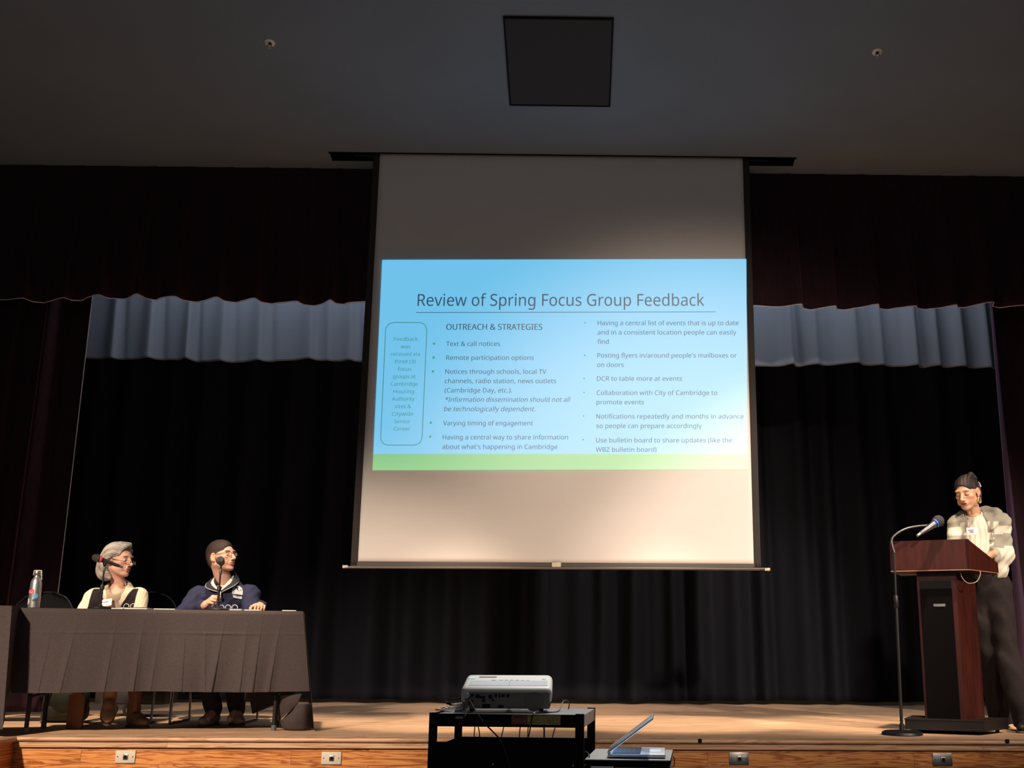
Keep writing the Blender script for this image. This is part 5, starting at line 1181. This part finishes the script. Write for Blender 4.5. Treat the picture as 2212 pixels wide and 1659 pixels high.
# ================================================================== the grey-haired woman
def woman():
    Yp = 8.06
    p = thing('person', 'grey-haired woman in a cream and black cardigan and glasses, seated at the table looking right', 'person', (-3.23, Yp+0.1, 0))
    cx = -3.278; neckb = Vector((at(253, 1262, Yp).x, Yp+0.03, 0.955)); hc = at(256, 1211, Yp-0.02)
    HM = frame((0.95, -0.30, 0.0), (0.02, 0.0, 1), hc)
    skin = (0.64, 0.36, 0.265)
    hv = head(HM, neckb, skin, (0.42, 0.16, 0.13), (0.20, 0.12, 0.09), female=True, old=True, lean=0.98, eye=(0.07, 0.06, 0.05))
    shR = V3(cx-0.160, Yp+0.03, 0.862); shL = V3(cx+0.165, Yp-0.01, 0.868)
    elR = V3(cx-0.215, Yp-0.07, 0.66); elL = V3(cx+0.215, Yp-0.10, 0.66); wrR = V3(cx-0.08, Yp-0.36, 0.70); wrL = V3(cx+0.10, Yp-0.38, 0.70)
    f = SDF((-3.56, 7.50, 0.0), (-2.86, 8.50, 1.03), 0.006)
    f.ell((cx, Yp+0.06, 0.78), (0.135, 0.095, 0.18), k=0.05); f.ell((cx, Yp+0.10, 0.55), (0.16, 0.12, 0.11), k=0.06); f.cap(shR, shL, 0.036, 0.036, k=0.03)
    f.cap((neckb.x, neckb.y-0.01, neckb.z-0.03), (cx+0.01, Yp+0.01, 0.86), 0.05, 0.085, k=0.03); 
    f.path([shR, elR, wrR], [0.045, 0.038, 0.024]); f.path([shL, elL, wrL], [0.045, 0.038, 0.024])
    # seated, left leg planted, the other crossed over it
    hpL = V3(cx+0.08, Yp+0.10, 0.54); knL = V3(-3.02, 7.80, 0.49); anL = V3(-2.985, 7.86, 0.09)
    hpR = V3(cx-0.08, Yp+0.10, 0.56); knR = V3(-3.08, 7.74, 0.60); anR = V3(*at(238, 1492, 7.68))
    f.path([hpL, knL, knL*0.45+anL*0.55+V3(0.0, 0.02, 0), anL], [0.075, 0.050, 0.046, 0.031], k=0.02); f.path([hpR, knR, (knR+anR)/2+V3(0, 0.02, 0), anR], [0.075, 0.050, 0.046, 0.031], k=0.02)
    v, q = f.mesh(); c = flat(v, skin); leg = (v[:, 2] < 0.62)[:, None]; c = np.where(leg, np.array((0.22, 0.075, 0.05)), c)
    h1 = hand(frame((0.5, -0.8, 0), (0, 0, 1), wrR), skin, side=1); h2 = hand(frame((-0.5, -0.8, 0), (0, 0, 1), wrL), skin, side=-1)
    to_obj('body', [hv, (v, q, c), h1, h2], MAT['skin'], p)
    # bobbed grey hair with a swept front
    f = SDF((-0.135, -0.19, -0.20), (0.135, 0.125, 0.16), 0.0028)
    f.ell((0, -0.024, 0.046), (0.086, 0.104, 0.088)); f.ell((0, 0.020, 0.060), (0.070, 0.074, 0.064), k=0.02)
    f.ell((0, -0.075, -0.030), (0.088, 0.078, 0.090), k=0.03); f.ell((0, -0.085, -0.082), (0.082, 0.068, 0.060), k=0.03)
    f.cap((-0.02, 0.058, 0.110), (0.045, 0.040, 0.112), 0.020, 0.022, k=0.02); f.ell((0.02, 0.075, 0.095), (0.034, 0.018, 0.020), k=0.015)
    for sx in (-1, 1): f.path([V3(sx*0.070, 0.022, 0.060), V3(sx*0.082, -0.020, 0.020), V3(sx*0.078, -0.062, -0.035), V3(sx*0.066, -0.060, -0.105), V3(sx*0.052, -0.020, -0.125)], [0.016, 0.020, 0.028, 0.030, 0.016], k=0.02)
    f.ell((0, 0.122, -0.030), (0.098, 0.108, 0.134), k=0.008, op='s', rot=Euler((R(-10), 0, 0))); f.ell((0, 0.030, -0.050), (0.16, 0.058, 0.075), k=0.010, op='s')
    f.box((0, 0.10, -0.14), (0.16, 0.10, 0.08), rd=0.02, k=0.01, op='s')
    f.ripple(lambda X, Y, Z: 0.0009*np.sin(np.sqrt((Y-0.01)**2+(Z+0.03)**2)*420+np.sin(X*40)*2)+0.0016*np.sin(np.sqrt((Y-0.01)**2+(Z+0.03)**2)*110+X*30+np.sin(Y*40)))
    v, q = f.mesh(); X, Y, Z = v.T; rr_ = np.sqrt((Y-0.01)**2+(Z+0.03)**2); st = 0.5+0.5*np.sin(rr_*520+np.sin(X*50)*2+np.sin(Y*35)*1.5); st2 = 0.5+0.5*np.sin(rr_*170+X*40+np.sin(Z*25)+1)
    k_ = np.clip(0.45*st+0.55*st2, 0, 1)[:, None]; c = np.array((0.17, 0.135, 0.105))*(1-k_)+np.array((0.47, 0.42, 0.37))*k_
    fr_ = np.clip((Z-0.06)/0.05, 0, 1)[:, None]; c = c*(1-fr_*0.5)+np.array((0.52, 0.50, 0.47))*fr_*0.5
    to_obj('hair', [(xf(v, HM), q, c)], MAT['hair'], p)
    glasses(HM, MAT['glassframe'], p, w=0.0210, h=0.0155, down=0.018, fwd=0.112)
    # cardigan: cream with black front panels, V neck
    f = SDF((-3.60, 7.60, 0.44), (-2.90, 8.42, 1.02), 0.004)
    f.ell((cx, Yp+0.05, 0.78), (0.155, 0.118, 0.20), k=0.05); f.ell((cx, Yp+0.08, 0.58), (0.17, 0.135, 0.13), k=0.06); f.cap(shR, shL, 0.056, 0.056, k=0.05)
    f.cap((neckb.x, neckb.y+0.02, 0.925), (cx, Yp+0.03, 0.88), 0.070, 0.10, k=0.05)
    f.path([shR, elR, wrR], [0.066, 0.060, 0.036], k=0.03); f.path([shL, elL, wrL], [0.066, 0.060, 0.036], k=0.03)
    f.ripple(lambda X, Y, Z: 0.003*np.sin(X*35+Z*45)*np.sin(Z*30)+0.0008*np.sin(X*500))
    f.cap((neckb.x, neckb.y-0.02, 1.06), (neckb.x+0.005, neckb.y-0.02, 0.93), 0.066, 0.062, k=0.01, op='s')
    f.path([V3(cx+0.015, Yp-0.08, 0.945), V3(cx+0.022, Yp-0.11, 0.87), V3(cx+0.030, Yp-0.125, 0.790)], [0.084, 0.050, 0.006], k=0.006, op='s')
    v, q = f.mesh(); X, Y, Z = v.T
    cream = np.array((0.64, 0.54, 0.40)); black = np.array((0.020, 0.014, 0.016)); xr = X-cx; c = flat(v, cream)
    t_ = np.clip((0.935-Z)/0.145, 0, 1); vedge = 0.088*(1-t_)+0.002*t_ + 0.004     # V neck edge
    band = 0.032
    blk = (Y < Yp+0.06) & (np.abs(xr-0.020) > vedge+band) & (np.abs(xr-0.005) < 0.150) & (Z < 0.925)
    sm = lambda a: np.clip(0.5+a/0.004, 0, 1)
    mk = (sm(np.abs(xr-0.020)-vedge-band)*sm(0.168-np.abs(xr-0.010))*sm(0.925-Z)*(Y < Yp+0.06))[:, None]; c = c*(1-mk)+black*mk
    cd = to_obj('cardigan', [(v, q, c)], MAT['knit'], p)
    # blouse under the V
    f = SDF((cx-0.12, Yp-0.10, 0.70), (cx+0.12, Yp+0.12, 0.93), 0.005); f.ell((cx, Yp+0.05, 0.78), (0.135, 0.108, 0.19), k=0.05)
    f.cap((cx+0.01, Yp+0.0, 0.865), (cx+0.01, Yp+0.03, 0.80), 0.088, 0.10, k=0.03); f.cap((neckb.x, neckb.y-0.02, 1.00), (cx+0.022, Yp-0.07, 0.935), 0.080, 0.050, k=0.01, op='s')
    v, q = f.mesh(); to_obj('blouse', [(v, q, flat(v, (0.36, 0.27, 0.20)))], MAT['fabric'], p)
    bq2 = Vector(at(229, 1302, Yp-0.11)); b = BM(); b.box((0, 0, 0), (0.085, 0.003, 0.050), rot=Euler((R(-12), R(-8), R(-6))), bevel=0.001); o = b.obj('name_tag', MAT['paper'], cd); o.location = bq2
    for k in range(2):
        b = BM(); b.box((-0.005+0.004*k, -0.0025, 0.006-0.016*k), (0.05-0.01*k, 0.001, 0.003), rot=Euler((R(-12), R(-8), R(-6)))); b.obj('tag_line', mat('tag_ink', (0.25, 0.12, 0.22)), o)
    # skirt
    f = SDF((-3.52, 7.60, 0.30), (-2.86, 8.38, 0.70), 0.006); f.ell((cx, Yp+0.08, 0.55), (0.18, 0.14, 0.12), k=0.05); f.cap(hpL, knL, 0.095, 0.075, k=0.05); f.cap(hpR, knR, 0.095, 0.075, k=0.05)
    v, q = f.mesh(); to_obj('skirt', [(v, q, flat(v, (0.03, 0.022, 0.022)))], MAT['fabric'], p)
    shoe(anL, (0.10, -0.09, 0), MAT['leather'], p)
    shoe(anR, (0.05, -0.12, 0), MAT['leather'], p, lift=float(anR[2])-0.085, pitch=-1.1)
    settle(p)
woman()

# ================================================================== the speaker
def speaker():
    Yp = 7.98
    hc = at(2089, 1064, Yp-0.06); cx = 2.935
    p = thing('person', 'woman with dark pinned-up hair speaking at the lectern in a grey and cream checked jacket', 'person', (cx, Yp, 0))
    neckb = Vector((2.855, Yp+0.01, 1.505))
    HM = frame((-0.66, -0.70, -0.30), (-0.22, -0.20, 1), hc)
    skin = (0.60, 0.335, 0.215)
    hv = head(HM, neckb, skin, (0.44, 0.13, 0.11), (0.05, 0.025, 0.018), female=True, closed=True, open_mouth=True, lean=1.0)
    tf = Vector((-0.42, -0.91, 0)).normalized(); rt = tf.cross(Vector((0, 0, 1)))     # torso facing, her right
    C0 = Vector((cx-0.035, Yp+0.02, 0))
    def T(x, y, z): q = C0+rt*x+tf*y; return V3(q.x, q.y, z)
    shR = T(0.158, 0.0, 1.420); shL = T(-0.142, -0.02, 1.425)
    elR = T(0.195, 0.06, 1.17); elL = V3(*at(2168, 1198, Yp-0.02)); wrR = T(0.13, 0.24, 1.20); wrL = V3(*at(2136, 1200, Yp-0.16)); wrL[2] = 1.175
    f = SDF((2.50, 7.50, 0.0), (3.30, 8.30, 1.56), 0.006)
    f.ell(tuple(T(0, 0, 1.25)), (0.135, 0.10, 0.21), k=0.05); f.ell(tuple(T(0, -0.01, 1.00)), (0.15, 0.12, 0.14), k=0.06); f.cap(shR, shL, 0.045, 0.045, k=0.04)
    f.cap((neckb.x, neckb.y, neckb.z-0.03), T(0, 0, 1.40), 0.048, 0.085, k=0.04)
    f.path([shR, elR, wrR], [0.045, 0.038, 0.024]); f.path([shL, elL, wrL], [0.045, 0.038, 0.024])
    hpA = T(-0.085, -0.01, 0.96); knA = V3(2.985, 7.93, 0.51); anA = V3(3.03, 7.745, 0.085)
    hpB = T(0.085, -0.01, 0.96); knB = V3(2.90, 8.02, 0.51); anB = V3(2.99, 8.10, 0.085)
    for h_, k_, a_ in ((hpA, knA, anA), (hpB, knB, anB)): f.path([h_, k_, a_], [0.078, 0.052, 0.034], k=0.02); f.cap(a_, a_+V3(-0.08, -0.10, -0.045), 0.030, 0.022)
    v, q = f.mesh()
    nz = (hb_z+0.03)
    h1 = hand(frame((-0.55, 0.15, -0.25), (0.1, 0, 1), wrL), skin, side=-1, curl=(0.4, 0.45, 0.5, 0.55)); h2 = hand(frame((-0.2, -0.5, -0.05), (0, 0, 1), wrR), skin, side=1)
    to_obj('body', [hv, (v, q, flat(v, skin)), h1, h2], MAT['skin'], p)
    # hair pulled back with a knot on top
    f = SDF((-0.11, -0.16, -0.13), (0.11, 0.115, 0.19), 0.0026)
    f.ell((0, -0.024, 0.040), (0.0785, 0.099, 0.089)); f.ell((0, 0.020, 0.045), (0.066, 0.071, 0.069), k=0.02); f.ell((0, -0.065, -0.010), (0.068, 0.058, 0.075), k=0.03)
    f.ell((-0.010, -0.108, 0.078), (0.036, 0.032, 0.036), k=0.012); f.ell((-0.012, -0.100, 0.112), (0.022, 0.020, 0.020), k=0.008); f.ell((-0.004, -0.122, 0.045), (0.032, 0.028, 0.034), k=0.012)
    f.ell((0, -0.055, -0.030), (0.074, 0.060, 0.085), k=0.02)
    f.ell((0, 0.118, -0.042), (0.088, 0.100, 0.122), k=0.004, op='s', rot=Euler((R(-14), 0, 0))); f.ell((0, 0.030, -0.070), (0.16, 0.052, 0.078), k=0.006, op='s')
    f.box((0, -0.06, -0.185), (0.13, 0.12, 0.08), rd=0.03, k=0.01, op='s')
    f.ripple(lambda X, Y, Z: 0.0004*np.sin(X*420+Y*60)+np.where((Y < -0.07) & (Z > 0.02), 0.0035*np.sin(Y*210+Z*150)*np.sin(X*170+Z*200), 0))
    v, q = f.mesh(); X, Y, Z = v.T; st = (0.5+0.5*np.sin(X*260+Y*60))[:, None]; st2 = (0.5+0.5*np.sin(X*70+Z*20+1.0))[:, None]; c = np.array((0.013, 0.008, 0.007))+np.array((0.075, 0.052, 0.045))*st*st2*0.8
    hr = to_obj('hair', [(xf(v, HM), q, c)], mat('dark_hair', (0.03, 0.018, 0.014), rough=0.32, spec=0.6) if False else MAT['hair'], p)
    b = BM(); b.tube([HM @ Vector(a) for a in ((-0.060, -0.085, 0.055), (-0.066, -0.093, 0.040), (-0.070, -0.090, 0.024))], 0.0035, n=8); b.ball(HM @ Vector((-0.070, -0.088, 0.020)), 0.0055, n=12); b.obj('hair_clip', MAT['paper'], hr)
    # hoop earring
    for sx in (-1, 1):
        b = BM(); b.tube([HM @ Vector((sx*0.078, -0.006+0.019*math.sin(a), -0.064+0.022*math.cos(a))) for a in [2*PI*i/18 for i in range(18)]], 0.0034, n=8, closed=True, smooth=False); b.obj('earring', MAT['gold'], p)
    # white gathered blouse
    f = SDF((2.60, 7.70, 0.98), (3.25, 8.25, 1.54), PH)
    f.ell(tuple(T(0, 0.012, 1.22)), (0.142, 0.112, 0.25), k=0.05); f.cap(T(0.15, 0.0, 1.435), T(-0.15, -0.01, 1.435), 0.045, 0.045, k=0.05); f.cap((neckb.x, neckb.y, 1.475), T(0, 0.01, 1.38), 0.060, 0.10, k=0.04)
    tfx, tfy, rx, ry, c0x, c0y = tf.x, tf.y, rt.x, rt.y, C0.x, C0.y
    f.ripple(lambda X, Y, Z: 0.0028*np.sin(((X-c0x)*rx+(Y-c0y)*ry)*170+np.sin(Z*25)*1.2)*np.clip((1.47-Z)/0.10, 0.3, 1))
    f.cap((neckb.x, neckb.y-0.005, 1.60), (neckb.x-0.012, neckb.y-0.020, 1.505), 0.075, 0.055, k=0.006, op='s')
    v, q = f.mesh(); to_obj('blouse', [(v, q, flat(v, (0.66, 0.60, 0.50)))], MAT['fabric'], p)
    # jacket: open, checked in grey-green and cream, with a hood lying on the back
    f = SDF((2.48, 7.55, 0.98), (3.36, 8.36, 1.58), PH)
    f.ell(tuple(T(0, -0.012, 1.24)), (0.172, 0.132, 0.24), k=0.05); f.box(tuple(T(0, -0.012, 1.10)), (0.165, 0.125, 0.095), rd=0.08, k=0.05, rot=Matrix(((rt.x, tf.x, 0), (rt.y, tf.y, 0), (0, 0, 1))).to_4x4())
    f.cap(shR, shL, 0.066, 0.066, k=0.05); f.cap((neckb.x+0.01, neckb.y+0.02, 1.455), T(0, 0, 1.40), 0.080, 0.11, k=0.05)
    f.path([shR, elR, wrR], [0.062, 0.060, 0.045], k=0.03); f.path([shL, elL, elL*0.35+wrL*0.65, wrL], [0.064, 0.068, 0.056, 0.040], k=0.03)
    # hood roll
    hr_ = [T(0.11, 0.055, 1.425), T(0.125, -0.02, 1.485), T(0.06, -0.095, 1.510), T(-0.03, -0.105, 1.515), T(-0.115, -0.055, 1.500), T(-0.125, 0.035, 1.450), T(-0.075, 0.110, 1.370)]
    f.path(hr_, [0.018, 0.030, 0.040, 0.042, 0.036, 0.026, 0.014], k=0.02)
    f.ripple(lambda X, Y, Z: 0.0030*np.sin(X*30+Z*42)*np.sin(Z*26+Y*20)+0.0022*np.sin(X*70-Z*90+Y*30))
    # hollow neck and open front
    f.cap((neckb.x, neckb.y, 1.62), (neckb.x-0.01, neckb.y-0.02, 1.49), 0.078, 0.066, k=0.008, op='s')
    f.path([T(0.01, 0.14, 1.50), T(0.012, 0.17, 1.36), T(0.010, 0.18, 1.20), T(0.01, 0.18, 0.98)], [0.085, 0.098, 0.100, 0.105], k=0.006, op='s')
    f.box(tuple(T(0, 0, 0.93)), (0.5, 0.5, 0.095), rd=0.01, k=0.003, op='s')
    v, q = f.mesh(); X, Y, Z = v.T; xr = (X-c0x)*rx+(Y-c0y)*ry; yr = (X-c0x)*tfx+(Y-c0y)*tfy
    cream = np.array((0.66, 0.61, 0.50)); grey = np.array((0.32, 0.30, 0.245)); c = flat(v, cream)
    arm = xr < -0.155
    g = ((Z < 1.335) & (Z > 1.235)) & (~arm)
    g |= (Z > 1.425) | ((Z > 1.395) & (np.abs(xr) > 0.13))
    g |= arm & (Z > 1.255) & (Z < 1.345); g |= arm & (Z > 1.40)
    g |= (np.abs(np.abs(xr)-0.085) < 0.012) & (yr > 0.02) & (Z > 1.05)
    c[g] = grey
    dw = np.sqrt((X-wrL[0])**2+(Y-wrL[1])**2+(Z-wrL[2])**2); c[dw < 0.085] = np.array((0.42, 0.38, 0.31))
    olive = (Z < 1.075) & (xr > -0.10) & (yr > 0.0); c[olive] = np.array((0.075, 0.065, 0.04))
    jk = to_obj('jacket', [(v, q, c)], MAT['knit'], p)
    for z_, mm in ((1.300, MAT['cream']), (1.215, MAT['gold']), (1.06, MAT['gold'])):
        q_ = Vector(T(-0.093, 0.118, z_)); b = BM(); b.ball(q_, (0.008, 0.005, 0.008), n=12); b.obj('button', mm, jk)
    q_ = at(2100, 1148, Yp-0.155); b = BM(); b.box((0, 0, 0), (0.075, 0.003, 0.055), rot=Euler((0, 0, R(-20))), bevel=0.001); o = b.obj('name_tag', mat('tag_white', (0.66, 0.60, 0.62), rough=0.6), p); o.location = q_
    for k in range(2):
        b = BM(); b.box((-0.008+0.004*k, -0.003, 0.010-0.013*k), (0.036-0.012*k, 0.001, 0.005), rot=Euler((0, 0, R(-20)))); b.obj('tag_line', bpy.data.materials['tag_ink'], o)
    # wide charcoal trousers
    f = SDF((2.68, 7.60, 0.02), (3.30, 8.32, 1.12), PH)
    f.ell(tuple(T(0, -0.005, 1.00)), (0.166, 0.134, 0.17), k=0.05)
    f.path([hpA, knA, anA+V3(0, 0.01, -0.02)], [0.100, 0.082, 0.088], k=0.03); f.path([hpB, knB, anB+V3(0, 0.01, -0.02)], [0.100, 0.082, 0.088], k=0.03)
    f.ripple(lambda X, Y, Z: 0.004*np.sin(Z*38+X*30)*np.sin(X*25+Y*30)+0.003*np.sin((X+Y)*80+Z*8)*np.clip((1.0-Z)/0.5, 0, 1))
    f.box((3.0, 8.0, -0.08), (0.6, 0.6, 0.11), rd=0.005, k=0.002, op='s')
    v, q = f.mesh(); to_obj('trousers', [(v, q, flat(v, (0.03, 0.02, 0.02)))], MAT['trousers'], p)
    for a_ in (anA, anB): shoe(a_, (-0.10, -0.12, 0), MAT['darkplastic'], p)
    settle(p)
speaker()
